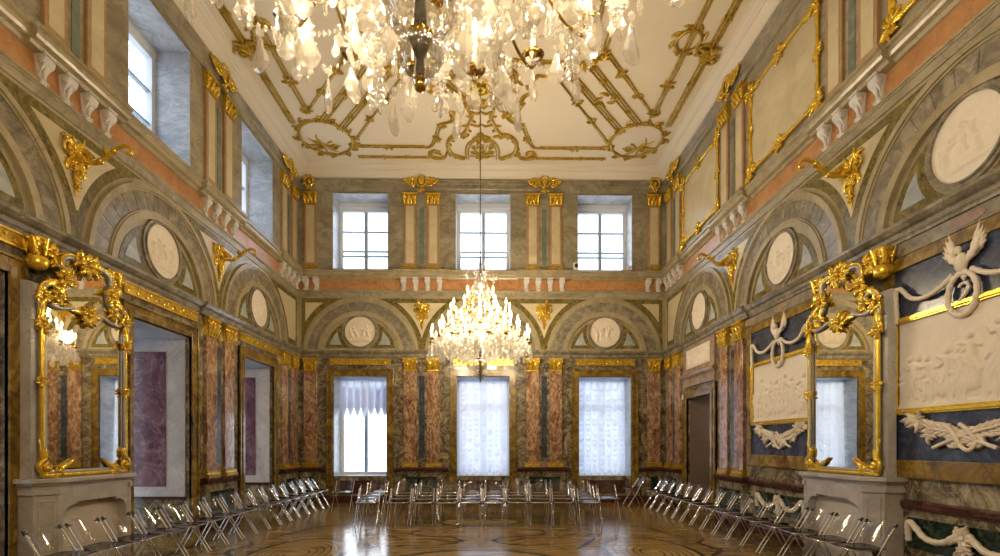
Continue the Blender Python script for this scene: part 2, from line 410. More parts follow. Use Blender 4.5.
# ------------------------------------------------------------------ floor with inlaid scrolls (all one surface)
mb = MB()
mb.box(XL - 2.2, XR + 2.2, YF - .3, D + RV, -0.2, 0.0)
def ribbon(pts, w, mi, z):
    mb.cur = mi
    n = len(pts); a, b = [], []
    for i in range(n):
        p0, p1 = pts[max(i - 1, 0)], pts[min(i + 1, n - 1)]
        tx, ty = p1[0] - p0[0], p1[1] - p0[1]; L = math.hypot(tx, ty) or 1
        ww = w if not callable(w) else w(i / (n - 1))
        a.append((pts[i][0] - ty / L * ww, pts[i][1] + tx / L * ww, z)); b.append((pts[i][0] + ty / L * ww, pts[i][1] - tx / L * ww, z))
    mb.add(a + b, [(i, i + 1, n + i + 1, n + i) for i in range(n - 1)])
def smooth_path(P, k=8):
    out = []
    for i in range(len(P) - 1):
        p0, p1, p2, p3 = P[max(i - 1, 0)], P[i], P[i + 1], P[min(i + 2, len(P) - 1)]
        for j in range(k):
            t = j / k
            out.append(tuple(0.5 * (2 * b + (c - a) * t + (2 * a - 5 * b + 4 * c - e) * t * t + (3 * b - a - 3 * c + e) * t ** 3) for a, b, c, e in zip(p0, p1, p2, p3)))
    return out + [tuple(P[-1])]
def ell(cx, cy, rx, ry, a0=0, a1=2 * PI, n=60): return [(cx + rx * math.cos(a0 + (a1 - a0) * i / n), cy + ry * math.sin(a0 + (a1 - a0) * i / n)) for i in range(n + 1)]
YM = 6.05
mb.cur = 1
def fan(cx, cy, rx, ry, mi, z, n=60):
    mb.cur = mi
    mb.add([(cx + rx * math.cos(2 * PI * i / n), cy + ry * math.sin(2 * PI * i / n), z) for i in range(n)], [tuple(range(n))])
fan(XC, YM, 1.33, 1.33, 1, .0012)
ribbon(ell(XC, YM, 1.42, 1.42), .055, 3, .0016)
ribbon(ell(XC, YM, 1.02, 1.02), .03, 2, .0016)
for sx in (-1, 1):
    for sy in (-1, 1):
        def Q(dx, y): return (XC + sx * dx, YM + sy * (y - YM))
        cx, cy = Q(2.55, 7.25)
        if sy == 1:
            fan(cx, cy, .66, 1.12, 1, .0010)
            for q, w in ((1.0, .036), (.80, .009), (.66, .008), (.52, .008), (.38, .008), (.24, .008)): ribbon(ell(cx, cy, .66 * q, 1.14 * q), w, 2, .0018)
        wv = lambda t: .040 * math.sin(PI * min(1, t * .9 + .08)) + .008
        for P in ([(.25, 9.7), (.55, 9.35), (1.05, 9.2), (1.18, 8.85), (.85, 8.6), (.4, 8.45), (.28, 8.1), (.6, 7.85), (1.1, 7.8), (1.3, 7.6)],
                  [(.1, 8.2), (.5, 8.15), (.75, 8.35), (1.0, 8.3)],
                  [(1.35, 8.5), (1.7, 8.8), (2.1, 8.75), (2.2, 9.1), (1.9, 9.35), (1.5, 9.2), (1.6, 9.0)],
                  [(1.9, 9.6), (2.5, 9.9), (3.1, 9.5), (3.3, 8.8), (3.5, 8.4)],
                  [(.5, 10.6), (1.0, 10.9), (1.5, 10.5), (1.2, 10.1), (.8, 10.3)],
                  [(1.5, 7.5), (1.72, 7.9), (2.0, 8.5)], [(3.3, 7.0), (3.6, 7.4), (3.5, 7.9), (3.75, 8.3)]):
            ribbon(smooth_path([Q(*p) for p in P]), wv, 2, .0016)
    ribbon([(XC + sx * 4.35, YF), (XC + sx * 4.35, D - .6)], .04, 2, .0014)
fan(XC, 10.2, .75, .5, 1, .001)
ribbon(ell(XC, 10.2, .8, .55), .025, 2, .0016)
for k in range(8):
    a = k * PI / 4
    ribbon([(XC + .08 * math.cos(a), 10.2 + .06 * math.sin(a)), (XC + .5 * math.cos(a), 10.2 + .35 * math.sin(a))], lambda t: .05 * math.sin(PI * t) + .004, 2, .0018)
ribbon([(XL + .6, D - .6), (XR - .6, D - .6)], .04, 2, .0014)
ribbon([(XL + .9, D - .95), (XR - .9, D - .95)], .015, 2, .0014)
struct('floor', mb, ['oak', 'oaklight', 'walnut', 'greenwood'])
# ------------------------------------------------------------------ ceiling, cove, cornices
mb = MB(); mb.box(XL - RV, XR + RV, YF - .3, D + RV, ZC, ZC + .2)
struct('ceiling', mb, 'ceilpaint')
def frame_mould(prof, mats, zoff=0.0, sides=('left', 'back', 'right')):
    for w in sides:
        m_ = MB()
        if w == 'back': m_.sweep([(d, z) for d, z in prof], XL, XR)
        elif w == 'left': m_.sweep(prof, YF, D)
        else: m_.sweep(prof, -D, -YF)
        trim(m_, mats, w)
COVE = [(0, 8.63), (.05, 8.63), (.06, 8.66), (.11, 8.67), (.12, 8.70), (.17, 8.73), (.24, 8.79), (.26, 8.79), (.27, 8.82), (.33, 8.84), (.36, 8.86), (.40, 8.87), (.41, 8.889), (0, 8.889)]
frame_mould(COVE, 'covepaint')
frame_mould([(0, 8.34), (.03, 8.34), (.035, 8.40), (.05, 8.42), (.055, 8.52), (.08, 8.54), (.085, 8.60), (.11, 8.62), (.11, 8.635), (0, 8.635)], 'grey')
def ledge(e): return [(0, 5.99), (.03 + e, 6.0), (.05 + e, 6.04), (.10 + e, 6.06), (.12 + e, 6.09), (.12 + e, 6.15), (.15 + e, 6.17), (.15 + e, 6.20), (.09 + e, 6.235), (0, 6.24)]
frame_mould(ledge(0), 'cream')
frame_mould([(0, 5.64), (.025, 5.645), (.03, 5.665), (.045, 5.67), (.045, 5.70), (.02, 5.718), (0, 5.72)], 'cream')
frame_mould([(0, 5.53), (.018, 5.53), (.018, 5.64), (0, 5.64)], 'grey')
def corn(e): return [(0, 3.87), (.03 + e, 3.87), (.04 + e, 3.90), (.06 + e, 3.92), (.06 + e, 3.97), (.10 + e, 3.99), (.14 + e, 4.03), (.14 + e, 4.065), (.12 + e, 4.08), (0, 4.08)]
frame_mould(corn(0), 'archband')
PIERS = {'back': BP, 'left': [12.95, 9.66, 6.36, 3.1], 'right': [12.95, 9.78, 6.52, 3.3]}
for w in ('back', 'left', 'right'):
    for p in PIERS[w] + (BCORN if w == 'back' else []):
        hw = .72 if p not in BCORN else .26
        m_ = MB(); m_.sweep(ledge(.07), uu(w, p) - hw, uu(w, p) + hw); trim(m_, 'cream', w)
        if w == 'back' or p > 9:
            m_ = MB(); m_.sweep(corn(.05), uu(w, p) - hw + .04, uu(w, p) + hw - .04); trim(m_, 'archband', w)
# dado rail and baseboards, broken by the openings and the fireplaces
RAIL = [(0, .83), (.03, .83), (.035, .85), (.05, .86), (.05, .91), (.035, .93), (0, .935)]
def runs(w):
    if w == 'back': return [(XL, BB[0] - .93), (BB[0] + .93, BB[1] - .93), (BB[1] + .93, BB[2] - .93), (BB[2] + .93, XR)]
    if w == 'left': cuts = sorted([(b - .93, b + .93) for b in BL] + [(FL - .72, FL + .72)]); a0, a1 = YF, D
    else: cuts = sorted([(-DOORB - .93, -DOORB + .93), (-FR - .72, -FR + .72)]); a0, a1 = -D, -YF
    out, p = [], a0
    for c0, c1 in cuts:
        if c0 > p: out.append((p, c0))
        p = c1
    if p < a1: out.append((p, a1))
    return out
for w in ('back', 'left', 'right'):
    k = 0
    for a, b in runs(w):
        m_ = MB(); m_.sweep(RAIL, a, b); trim(m_, 'maroon', w)
        m_ = MB(); m_.sweep([(0, 0), (.06, 0), (.06, .12), (.045, .14), (.04, .17), (0, .18)], a, b)
        struct('baseboard_' + w + ('' if k == 0 else '_%d' % k), m_, 'maroon', **on(w, 0)); k += 1
for b in BB:
    m_ = MB(); m_.sweep([(0, 0), (.06, 0), (.06, .12), (.045, .14), (.04, .17), (0, .18)], b - .93, b + .93); trim(m_, 'maroon', 'back')
    m_ = MB(); m_.wbox(b - .55, b + .55, 0, .012, .24, .6); trim(m_, 'maroon', 'back')

# ------------------------------------------------------------------ arches with their inlaid tympanum panels
AZ = 3.98
def seg_poly(R, zb, rr, side, n=16):
    h = AZ; rc = 4.585
    q = rc - h
    hi = (R * R - rr * rr + q * q) / (2 * q)
    xi = math.sqrt(max(0, R * R - hi * hi)); zi = h + hi
    a0 = math.asin((zb - h) / R); a1 = math.atan2(hi, xi)
    xb = math.sqrt(max(0, rr * rr - (zb - rc) ** 2))
    b0 = math.atan2(zi - rc, xi); b1 = math.atan2(zb - rc, xb)
    P = [(R * math.cos(a0 + (a1 - a0) * i / n), h + R * math.sin(a0 + (a1 - a0) * i / n)) for i in range(n + 1)]
    P += [(rr * math.cos(b0 + (b1 - b0) * i / n), rc + rr * math.sin(b0 + (b1 - b0) * i / n)) for i in range(1, n + 1)]
    return [(side * x, z) for x, z in (P if side > 0 else P[::-1])]
def arch_mb():
    m_ = MB()
    a0, a1 = math.asin((4.07 - AZ) / 1.2), PI - math.asin((4.07 - AZ) / 1.2)
    m_.cur = 0; m_.arc(0, AZ, 1.44, 1.51, a0, a1, 0, .055, 60)
    m_.arc(0, AZ, 1.41, 1.44, a0, a1, 0, .035, 60)
    m_.arc(0, AZ, 1.03, 1.13, a0, a1, 0, .06, 60); m_.arc(0, AZ, 1.13, 1.155, a0, a1, 0, .04, 60)
    m_.cur = 1
    nv = 15
    for i in range(nv):
        b0 = a0 + (a1 - a0) * i / nv + .004; b1 = a0 + (a1 - a0) * (i + 1) / nv - .004
        m_.arc(0, AZ, 1.155, 1.41, b0, b1, 0, .022, 6)
    m_.arc(0, AZ, 1.15, 1.415, a0, a1, 0, .016, 40)
    for sd in (-1, 1):
        m_.cur = 2; m_.prism(seg_poly(.95, 4.15, .50, sd), 0, .008)
        m_.cur = 3; m_.prism(seg_poly(.855, 4.235, .60, sd), 0, .014)
    return m_
ARCH = arch_mb()
for w, bs in (('back', BB), ('left', BL[:3]), ('right', BR[:3])):
    for b in bs: trim(ARCH, ['cream', 'archband', 'greenborder', 'bluegrey'], w, b)
# spandrel inlays
def spandrel(cl, cr, lim_l, lim_r, zt, zb, R):
    """polygon between the arch centred at cl (left) and the one at cr (right); None where a straight edge bounds it"""
    zs = [zb + (zt - zb) * i / 24 for i in range(25)]
    L_, R_ = [], []
    for z in zs:
        h = z - AZ
        xl = lim_l if cl is None else cl + (math.sqrt(R * R - h * h) if abs(h) < R else 0)
        xr = lim_r if cr is None else cr - (math.sqrt(R * R - h * h) if abs(h) < R else 0)
        if xr - xl > .01: L_.append((xl, z)); R_.append((xr, z))
    return L_ + R_[::-1]
def spandrels(w, bays, u_lo, u_hi):
    us = sorted(uu(w, b) for b in bays)
    cells = [(a, b, None, None) for a, b in zip(us, us[1:])]
    cells.append((us[-1], None, None, u_hi)); cells.append((None, us[0], u_lo, None))
    for a, b, lo, hi in cells:
        if (a is None or b is None) and ((hi is not None and hi - us[-1] > 6) or (lo is not None and us[0] - lo > 6)): continue
        m_ = MB()
        P = spandrel(a, b, (lo or 0) + .10, (hi or 0) - .10, 5.48, 4.12, 1.57)
        m_.cur = 0; m_.prism(P, 0, .008)
        P = spandrel(a, b, (lo or 0) + .20, (hi or 0) - .20, 5.36, 4.3 if (a is None or b is None) else 4.12, 1.70)
        m_.cur = 1; m_.prism(P, 0, .014)
        trim(m_, ['greenborder', 'creamlight'], w)
spandrels('back', BB, XL, XR)
spandrels('left', BL, -30, D)
spandrels('right', BR, -D, 30)

# ------------------------------------------------------------------ reliefs
def fig_caps(rng, cx, base, H, amp):
    C = []
    lean = rng.uniform(-.16, .16) * H; low = rng.random() < .3
    hip = (cx, base + (.30 if low else .48) * H); ch = (cx + lean, hip[1] + .26 * H); hd = (ch[0] + lean * .5, ch[1] + .17 * H)
    C.append((hip[0], hip[1], ch[0], ch[1], .095 * H, amp)); C.append((hd[0], hd[1], hd[0], hd[1] + .02 * H, .07 * H, amp * 1.1))
    for s in (-1, 1):
        k = (cx + s * .08 * H + rng.uniform(-.1, .1) * H, base + .25 * H); f = (k[0] + rng.uniform(-.08, .08) * H, base)
        C.append((hip[0] + s * .03 * H, hip[1], k[0], k[1], .062 * H, amp * .9)); C.append((k[0], k[1], f[0], f[1], .045 * H, amp * .8))
        e = (ch[0] + s * rng.uniform(.10, .2) * H, ch[1] - rng.uniform(-.08, .14) * H); h2 = (e[0] + s * rng.uniform(0, .18) * H, e[1] + rng.uniform(-.1, .16) * H)
        C.append((ch[0] + s * .07 * H, ch[1] + .02 * H, e[0], e[1], .04 * H, amp * .8)); C.append((e[0], e[1], h2[0], h2[1], .032 * H, amp * .8))
    for _ in range(3):
        x = hip[0] + rng.uniform(-.1, .1) * H
        C.append((x, hip[1], x + rng.uniform(-.12, .12) * H, base + .05 * H, .035 * H, amp * .7))
    return C
def height_of(X, Z, caps):
    Hh = np.zeros_like(X)
    for x0, z0, x1, z1, r, a in caps:
        dx, dz = x1 - x0, z1 - z0; L2 = dx * dx + dz * dz + 1e-9
        t = np.clip(((X - x0) * dx + (Z - z0) * dz) / L2, 0, 1)
        q = ((X - x0 - t * dx) ** 2 + (Z - z0 - t * dz) ** 2) / (r * r)
        Hh = np.maximum(Hh, a * np.sqrt(np.clip(1 - q, 0, 1)))
    return Hh
def relief_rect(mb, w, h, caps, d0, nx, nz):
    xs = np.linspace(-w / 2, w / 2, nx); zs = np.linspace(0, h, nz)
    X, Z = np.meshgrid(xs, zs); Hh = height_of(X, Z, caps) + d0
    vs = [(float(X[j, i]), -float(Hh[j, i]), float(Z[j, i])) for j in range(nz) for i in range(nx)]
    fs = [(j * nx + i, j * nx + i + 1, (j + 1) * nx + i + 1, (j + 1) * nx + i) for j in range(nz - 1) for i in range(nx - 1)]
    mb.add(vs, fs, True)
    mb.wbox(-w / 2, w / 2, 0, d0 - .001, 0, h)
def roundel(seed):
    rng = random.Random(seed)
    caps = []
    for k in range(rng.choice((3, 4))):
        caps += fig_caps(rng, -.22 + .15 * k + rng.uniform(-.03, .03), -.24, rng.uniform(.34, .46), .035)
    caps.append((-.32, -.25, .32, -.24, .03, .02)); caps.append((-.1, -.2, .1, -.16, .06, .03))
    m_ = MB(); nr, na = 26, 84
    R, A = np.meshgrid(np.linspace(0.01, .405, nr), np.linspace(0, 2 * PI, na, endpoint=False), indexing='ij')
    X, Z = R * np.cos(A), R * np.sin(A); Hh = height_of(X, Z, caps) * (R < .385) + .02
    vs = [(float(X[i, j]), -float(Hh[i, j]), float(Z[i, j])) for i in range(nr) for j in range(na)]
    fs = [(i * na + j, i * na + (j + 1) % na, (i + 1) * na + (j + 1) % na, (i + 1) * na + j) for i in range(nr - 1) for j in range(na)] + [tuple(range(na))]
    m_.add(vs, fs, True)
    f_ = MB(); f_.ring(0, 0, .40, .425, 0, .05); f_.ring(0, 0, .425, .47, 0, .035)
    return m_, f_
RN = {('back', 0): 'round white figure relief above the uncovered end window', ('back', 1): 'round white figure relief behind the far chandelier, above the middle end window', ('back', 2): 'round white figure relief above the end window beside the doorway wall',
      ('left', 0): 'round white relief over the smaller purple niche near the corner', ('left', 1): 'round white relief over the large purple niche beside the mirror',
      ('right', 0): 'round white relief in the arch above the open doorway', ('right', 1): 'round white relief over the blue panel between doorway and fireplace', ('right', 2): 'largest round white relief, cut off by the photo edge'}
for (w, i), lab in RN.items():
    b = BB[i] if w == 'back' else (BL if w == 'left' else BR)[i]
    pl = on(w, b, 4.585)
    t = thing('relief_roundel', lab, 'relief', pl['loc'], pl['rot'], 'round marble reliefs in the arches')
    a, f = roundel(100 + i * 7 + len(w) * 13)
    obj('carving', a, 'relief', t); obj('rim', f, 'archband', t)

# ------------------------------------------------------------------ windows
def sash_window(n, wall, u, z0, z1, hw, depth, cols, rows_, frame='whitewood', heavy=.06, bar=.03):
    """a window set at the outer end of its reveal; children: sash bars, panes"""
    W = z1 - z0
    f = MB(); y0, y1 = -depth, -depth + .09
    f.wbox(-hw, -hw + .09, y0, y1 + .03, 0, W); f.wbox(hw - .09, hw, y0, y1 + .03, 0, W); f.wbox(-hw + .09, hw - .09, y0, y1 + .03, W - .09, W); f.wbox(-hw + .09, hw - .09, y0, y1 + .03, 0, .09)
    root = struct('window_%d' % n, f, frame, **on(wall, u, z0))
    ih = hw - .09
    xs = [-ih + 2 * ih * c / cols for c in range(cols + 1)]; zs = [.09 + (W - .18) * r for r in rows_]
    bars = MB()
    for x in xs[1:-1]: bars.wbox(x - heavy, x + heavy, y0 + .01, y1, .09, W - .09)
    for z in zs: bars.wbox(-ih, ih, y0 + .015, y1 - .005, z - bar, z + bar)
    obj('sash', bars, 'bluewood', root)
    p = MB(); p.wbox(-ih, ih, y0 + .04, y0 + .046, .09, W - .09)
    obj('pane', p, 'pane', root)
    return root
wn = 1
def reveal(wall, u, z0, z1, hw, mat, depth=RV, sill=True, inset=0.012):
    m_ = MB()
    m_.wbox(-hw, -hw + inset, -depth, .0, 0, z1 - z0); m_.wbox(hw - inset, hw, -depth, .0, 0, z1 - z0)
    m_.wbox(-hw + inset, hw - inset, -depth, .0, z1 - z0 - inset, z1 - z0)
    if sill: m_.wbox(-hw + inset, hw - inset, -depth, .0, 0, inset)
    trim(m_, mat, wall, u, z0)
def surround(wall, u, hw, z0, z1, fw, mat='siena', d=.045):
    m_ = MB(); H = z1
    for (o, i, dd) in ((fw, .0, d), (fw * .42, .0, d + .02), (fw, fw - .035, d + .025)):
        m_.wbox(-hw - o, -hw - i, 0, dd, z0, H + o); m_.wbox(hw + i, hw + o, 0, dd, z0, H + o); m_.wbox(-hw - i, hw + i, 0, dd, H + i, H + o)
    trim(m_, mat, wall, u, 0, bevel=.006)
for i, b in enumerate(BB):
    sash_window(wn, 'back', b, LWIN_Z0, LWIN_Z1, LWIN_H - .012, RV - .02, 2, [.73], heavy=.045, bar=.04); wn += 1
    reveal('back', b, LWIN_Z0, LWIN_Z1, LWIN_H, 'revealblue'); surround('back', b, LWIN_H, .22, LWIN_Z1, .185)
    sash_window(wn, 'back', b, UWIN_Z0, UWIN_Z1 - .14, UWIN_H - .012, RV - .02, 2, [.28, .36, .68], heavy=.045, bar=.018); wn += 1
    reveal('back', b, UWIN_Z0, UWIN_Z1, UWIN_H, 'revealblue')
    m_ = MB(); m_.wbox(-UWIN_H, UWIN_H, -RV, -RV + .2, UWIN_Z1 - .14, UWIN_Z1); trim(m_, 'whitewood', 'back', b)
    m_ = MB(); m_.wbox(-.80, .80, 0, .05, 3.70, 3.845); m_.cur = 1
    for k in range(15): m_.leaf(-.74 + k * .1, 3.772, PI / 2 * (1 if k % 2 else -1), .06, .04, 1.2, .05, .02, 5)
    m_.wbox(-.82, .82, .0, .065, 3.69, 3.71); m_.wbox(-.82, .82, .0, .07, 3.835, 3.855)
    lab = ('gilt carved frieze strip above the uncovered end window', 'gilt carved frieze strip above the middle end window', 'gilt carved frieze strip above the end window near the doorway wall')[i]
    tag(obj('gilt_frieze', m_, ['gilt', 'gold'], **on('back', b)), lab, 'frieze', 'gilt strips above the openings')
for i, b in enumerate(BL):
    sash_window(wn, 'left', b, UWIN_Z0, UWIN_Z1 - .1, UWIN_H - .012, RV - .02, 2, [.28, .36, .68], heavy=.045, bar=.018); wn += 1
    reveal('left', b, UWIN_Z0, UWIN_Z1, UWIN_H, 'revealblue')
    m_ = MB(); m_.wbox(-UWIN_H, UWIN_H, -RV, -RV + .15, UWIN_Z1 - .1, UWIN_Z1); trim(m_, 'whitewood', 'left', b)
    # lower opening: deep niche with a purple marble panel in a white surround, glazed at its outer end
    surround('left', b, LWIN_H, 0.0, LWIN_Z1, .2)
    dp = 1.75; m_ = MB()
    for s in (-1, 1):
        y0, y1 = sorted((s * (LWIN_H - .02), s * (LWIN_H + .2)))
        m_.cur = 0; m_.wbox(y0, y1, -dp, -.06, .66, LWIN_Z1)
        m_.cur = 2; m_.wbox(y0, y1, -dp, -.06, 0, .66)
        e = s * (LWIN_H - .02); a, c = sorted((e, e - s * .012))
        m_.cur = 1; m_.wbox(a, c, -dp + .14, -.38, .84, 3.14)
        m_.cur = 3; a, c = sorted((e, e - s * .03)); m_.wbox(a, c, -dp + .02, -.06, .62, .67)
    m_.cur = 4; m_.wbox(-LWIN_H + .02, LWIN_H - .02, -dp, -.02, LWIN_Z1 - .02, LWIN_Z1 + .1)
    trim(m_, ['palemarble', 'purple', 'breccia', 'maroon', 'revealblue'], 'left', b)
    sash_window(wn, 'left', b, 0.0, LWIN_Z1 - .02, LWIN_H - .02, dp - .02, 2, [.3, .73], heavy=.05, bar=.035); wn += 1
    if i < 3:
        m_ = MB(); m_.wbox(-.88, .88, 0, .05, 3.70, 3.845); m_.cur = 1
        for k in range(17): m_.leaf(-.82 + k * .1, 3.772, PI / 2 * (1 if k % 2 else -1), .06, .04, 1.2, .05, .02, 5)
        m_.wbox(-.9, .9, .0, .065, 3.69, 3.71); m_.wbox(-.9, .9, .0, .07, 3.835, 3.855)
        lab = ('gilt carved frieze strip above the smaller purple niche', 'gilt carved frieze strip above the large purple niche', 'gilt carved frieze strip meeting the mirror crest, cut off by the photo edge')[i]
        tag(obj('gilt_frieze', m_, ['gilt', 'gold'], **on('left', b)), lab, 'frieze', 'gilt strips above the openings')
# curtains
def curtain(u, z0, z1, hw, name, label, colw=.20, ruche=.135, sag=.12, over=.055):
    """gathered on vertical cords: each tier hangs in a swag that laps over the tier below"""
    m_ = MB(); nc = max(1, round(2 * hw / colw)); cw = 2 * hw / nc; nt_ = max(2, round((z1 - z0 - .02) / ruche)); rc = (z1 - z0) / nt_
    rg_ = random.Random(int(u * 100))
    for k in range(nt_):
        for c in range(nc):
            x0 = -hw + c * cw; nx, nz = 10, 5
            sg = sag * rg_.uniform(.8, 1.15); ov = over * rg_.uniform(.7, 1.2); dz = rg_.uniform(-.015, .015)
            vs = []
            for j in range(nz + 1):
                t = j / nz
                for i in range(nx + 1):
                    q = i / nx; ph = math.sin(PI * q) ** .8
                    z = z1 - rc * k + (0 if k == 0 else dz) - (rc + ov * ph) * t - (sg * ph * (t if k == 0 else .85 + .15 * t))
                    vs.append((x0 + cw * q, -(.02 + .045 * ph * (.35 + .65 * math.sin(PI * min(1, t * .8 + .1))) + .004 * k), z))
            m_.add(vs, [(j * (nx + 1) + i, j * (nx + 1) + i + 1, (j + 1) * (nx + 1) + i + 1, (j + 1) * (nx + 1) + i) for j in range(nz) for i in range(nx)], True)
    for c in range(nc + 1): m_.tube([(-hw + c * cw, -.03, z1), (-hw + c * cw, -.05, z0 - .02)], .006, 5)
    o = obj(name, m_, 'sheer', **on('back', u, 0, -RV + .22))
    tag(o, label, 'curtain', 'ruched window curtains')
curtain(BB[0], 2.60, 3.33, LWIN_H - .05, 'ruched_curtain', 'ruched sheer blind drawn up above the bare end window', ruche=.06, over=.16)
curtain(BB[1], .83, 3.33, LWIN_H - .05, 'ruched_curtain', 'white ruched curtain fully let down in the middle end window')
curtain(BB[2], .83, 3.33, LWIN_H - .05, 'ruched_curtain', 'white ruched curtain fully let down in the window near the doorway wall')

# ------------------------------------------------------------------ pilasters, capitals, pedestals
def capital_mb(w, h, proj):
    m_ = MB(); hw = w / 2
    m_.prism([(-hw * .86, 0), (hw * .86, 0), (hw * .9, h * .55), (hw * 1.05, h * .88), (-hw * 1.05, h * .88), (-hw * .9, h * .55)], 0, proj)
    m_.wbox(-hw * 1.14, hw * 1.14, 0, proj + .05, h * .88, h)
    m_.wbox(-hw * .95, hw * .95, 0, proj + .018, 0, h * .07)
    for k, (n, z, L) in enumerate(((4, h * .05, h * .42), (3, h * .30, h * .45))):
        for i in range(n):
            x = -hw * .78 + 2 * hw * .78 * (i / (n - 1))
            m_.leaf(x, z, PI / 2, L, hw * .30, random.Random(i + k).uniform(-.3, .3), proj, .035, 7, lift=.07)
    for s in (-1, 1):
        m_.scroll(s * hw * .80, h * .70, PI / 2, h * .16, 1.3, .016, proj + .02, -s)
        m_.leaf(s * hw * .3, h * .45, PI / 2 - s * .5, h * .4, hw * .2, -s * .8, proj, .02, 6, lift=.03)
    m_.cluster(0, h * .84, h * .18, 5, 3, proj + .03)
    return m_
CAP_L = capital_mb(.34, .34, .07)
CAP_U = capital_mb(.36, .30, .06)
def shaft_lower():
    m_ = MB(); m_.wbox(-.17, .17, 0, .06, 1.08, 3.53); return m_
def base_lower():
    m_ = MB(); m_.sweep([(0, .955), (.115, .955), (.12, .975), (.12, 1.0), (.105, 1.015), (.09, 1.02), (.085, 1.04), (.095, 1.05), (.095, 1.07), (.07, 1.085), (0, 1.085)], -.205, .205); return m_
def shaft_upper():
    m_ = MB(); m_.cur = 0; m_.wbox(-.16, .16, 0, .045, 6.36, 7.99); m_.cur = 1; m_.wbox(-.105, .105, 0, .052, 6.42, 7.95); return m_
def base_upper():
    m_ = MB(); m_.sweep([(0, 6.236), (.10, 6.236), (.105, 6.26), (.10, 6.285), (.075, 6.30), (.08, 6.32), (.06, 6.36), (0, 6.36)], -.19, .19); return m_
proto = {}
def pilaster(kind, wall, u, label):
    pl = on(wall, u)
    if kind not in proto:
        t = thing('pilaster', label, 'pilaster', pl['loc'], pl['rot'], 'lower pink pilasters' if kind == 'low' else 'upper cream pilasters')
        if kind == 'low':
            obj('shaft', shaft_lower(), 'pink', t, bevel=.004); obj('base', base_lower(), 'gilt', t); obj('capital', CAP_L, 'gold', t, loc=(0, 0, 3.53))
        else:
            obj('shaft', shaft_upper(), ['salmonlight', 'creamlight'], t); obj('base', base_upper(), 'gilt', t); obj('capital', CAP_U, 'gold', t, loc=(0, 0, 7.985))
        t.children[0]['label'] = 'red veined marble shaft' if kind == 'low' else 'cream shaft with salmon border'
        proto[kind] = t; return t
    return dup(proto[kind], pl['loc'], pl['rot'], label)
OF = .31
low = [('back', BCORN[0], 'pink pilaster on end wall in the corner beside the purple niche wall'),
       ('back', BP[0] - OF, 'pink pilaster flanking the uncovered end window on its chandelier side'),
       ('back', BP[0] + OF, 'pink pilaster left of the middle curtained window on the end wall'),
       ('back', BP[1] - OF, 'pink pilaster right of the middle curtained window on the end wall'),
       ('back', BP[1] + OF, 'pink pilaster left of the curtained window nearest the doorway wall'),
       ('back', BCORN[1], 'pink pilaster on end wall in the corner beside the doorway wall'),
       ('left', 9.66 - OF, 'pink pilaster beside the large purple niche'), ('left', 9.66 + OF, 'pink pilaster at the mirror side of the smaller purple niche'),
       ('left', 12.95 - OF, 'pink pilaster just past the smaller purple niche'), ('left', 12.95 + OF, 'last pink pilaster of purple niche wall, in the corner'),
       ('right', 9.78 - OF, 'pink pilaster beside the blue relief panel'), ('right', 9.78 + OF, 'pink pilaster at the fireplace side of the doorway'),
       ('right', 12.95 - OF, 'pink pilaster just past the doorway'), ('right', 12.95 + OF, 'last pink pilaster of doorway wall, in the corner')]
for w, u, lab in low: pilaster('low', w, u, lab)
up = [('back', BCORN[0], 'cream upper pilaster on end wall in the corner above purple niches'),
      ('back', BP[0] - OF, 'cream upper pilaster beside the end window above the bare window'), ('back', BP[0] + OF, 'cream upper pilaster left of the middle upper end window'),
      ('back', BP[1] - OF, 'cream upper pilaster right of the middle upper end window'), ('back', BP[1] + OF, 'cream upper pilaster left of the upper end window with the security camera'),
      ('back', BCORN[1], 'cream upper pilaster on end wall in the corner above the doorway wall'),
      ('left', 6.36 - OF, 'nearer cream upper pilaster above the mirror on purple niche wall'), ('left', 6.36 + OF, 'cream upper pilaster just before the large side window reveal'),
      ('left', 9.66 - OF, 'cream upper pilaster just past the large side window reveal'), ('left', 9.66 + OF, 'cream upper pilaster before the farther side window reveal'),
      ('left', 12.95 - OF, 'cream upper pilaster past the farther side window reveal'), ('left', 12.95 + OF, 'last cream upper pilaster of purple niche wall, in the corner'),
      ('right', 6.52 - OF, 'nearer cream upper pilaster above the fireplace on blue panel wall'), ('right', 6.52 + OF, 'cream upper pilaster at the near edge of the largest gilt upper panel'),
      ('right', 9.78 - OF, 'cream upper pilaster at the far edge of the largest gilt upper panel'), ('right', 9.78 + OF, 'cream upper pilaster before the farther gilt upper panel'),
      ('right', 12.95 - OF, 'cream upper pilaster past the farther gilt upper panel'), ('right', 12.95 + OF, 'last cream upper pilaster of doorway wall, in the corner')]
for w, u, lab in up: pilaster('up', w, u, lab)
# coloured strips between the paired shafts
for w in ('back', 'left', 'right'):
    for p in PIERS[w]:
        if w == 'back' or p > 9:
            m_ = MB(); m_.cur = 1; m_.wbox(-.14, .14, 0, .012, 1.1, 3.5); m_.cur = 0; m_.wbox(-.075, .075, 0, .022, 1.2, 3.4); trim(m_, ['darkstrip', 'breccia'], w, p)
        if w == 'back' or p > 4:
            m_ = MB(); m_.cur = 1; m_.wbox(-.13, .13, 0, .012, 6.3, 7.98); m_.cur = 0; m_.wbox(-.06, .06, 0, .022, 6.4, 7.9); trim(m_, ['greenstrip', 'grey'], w, p)
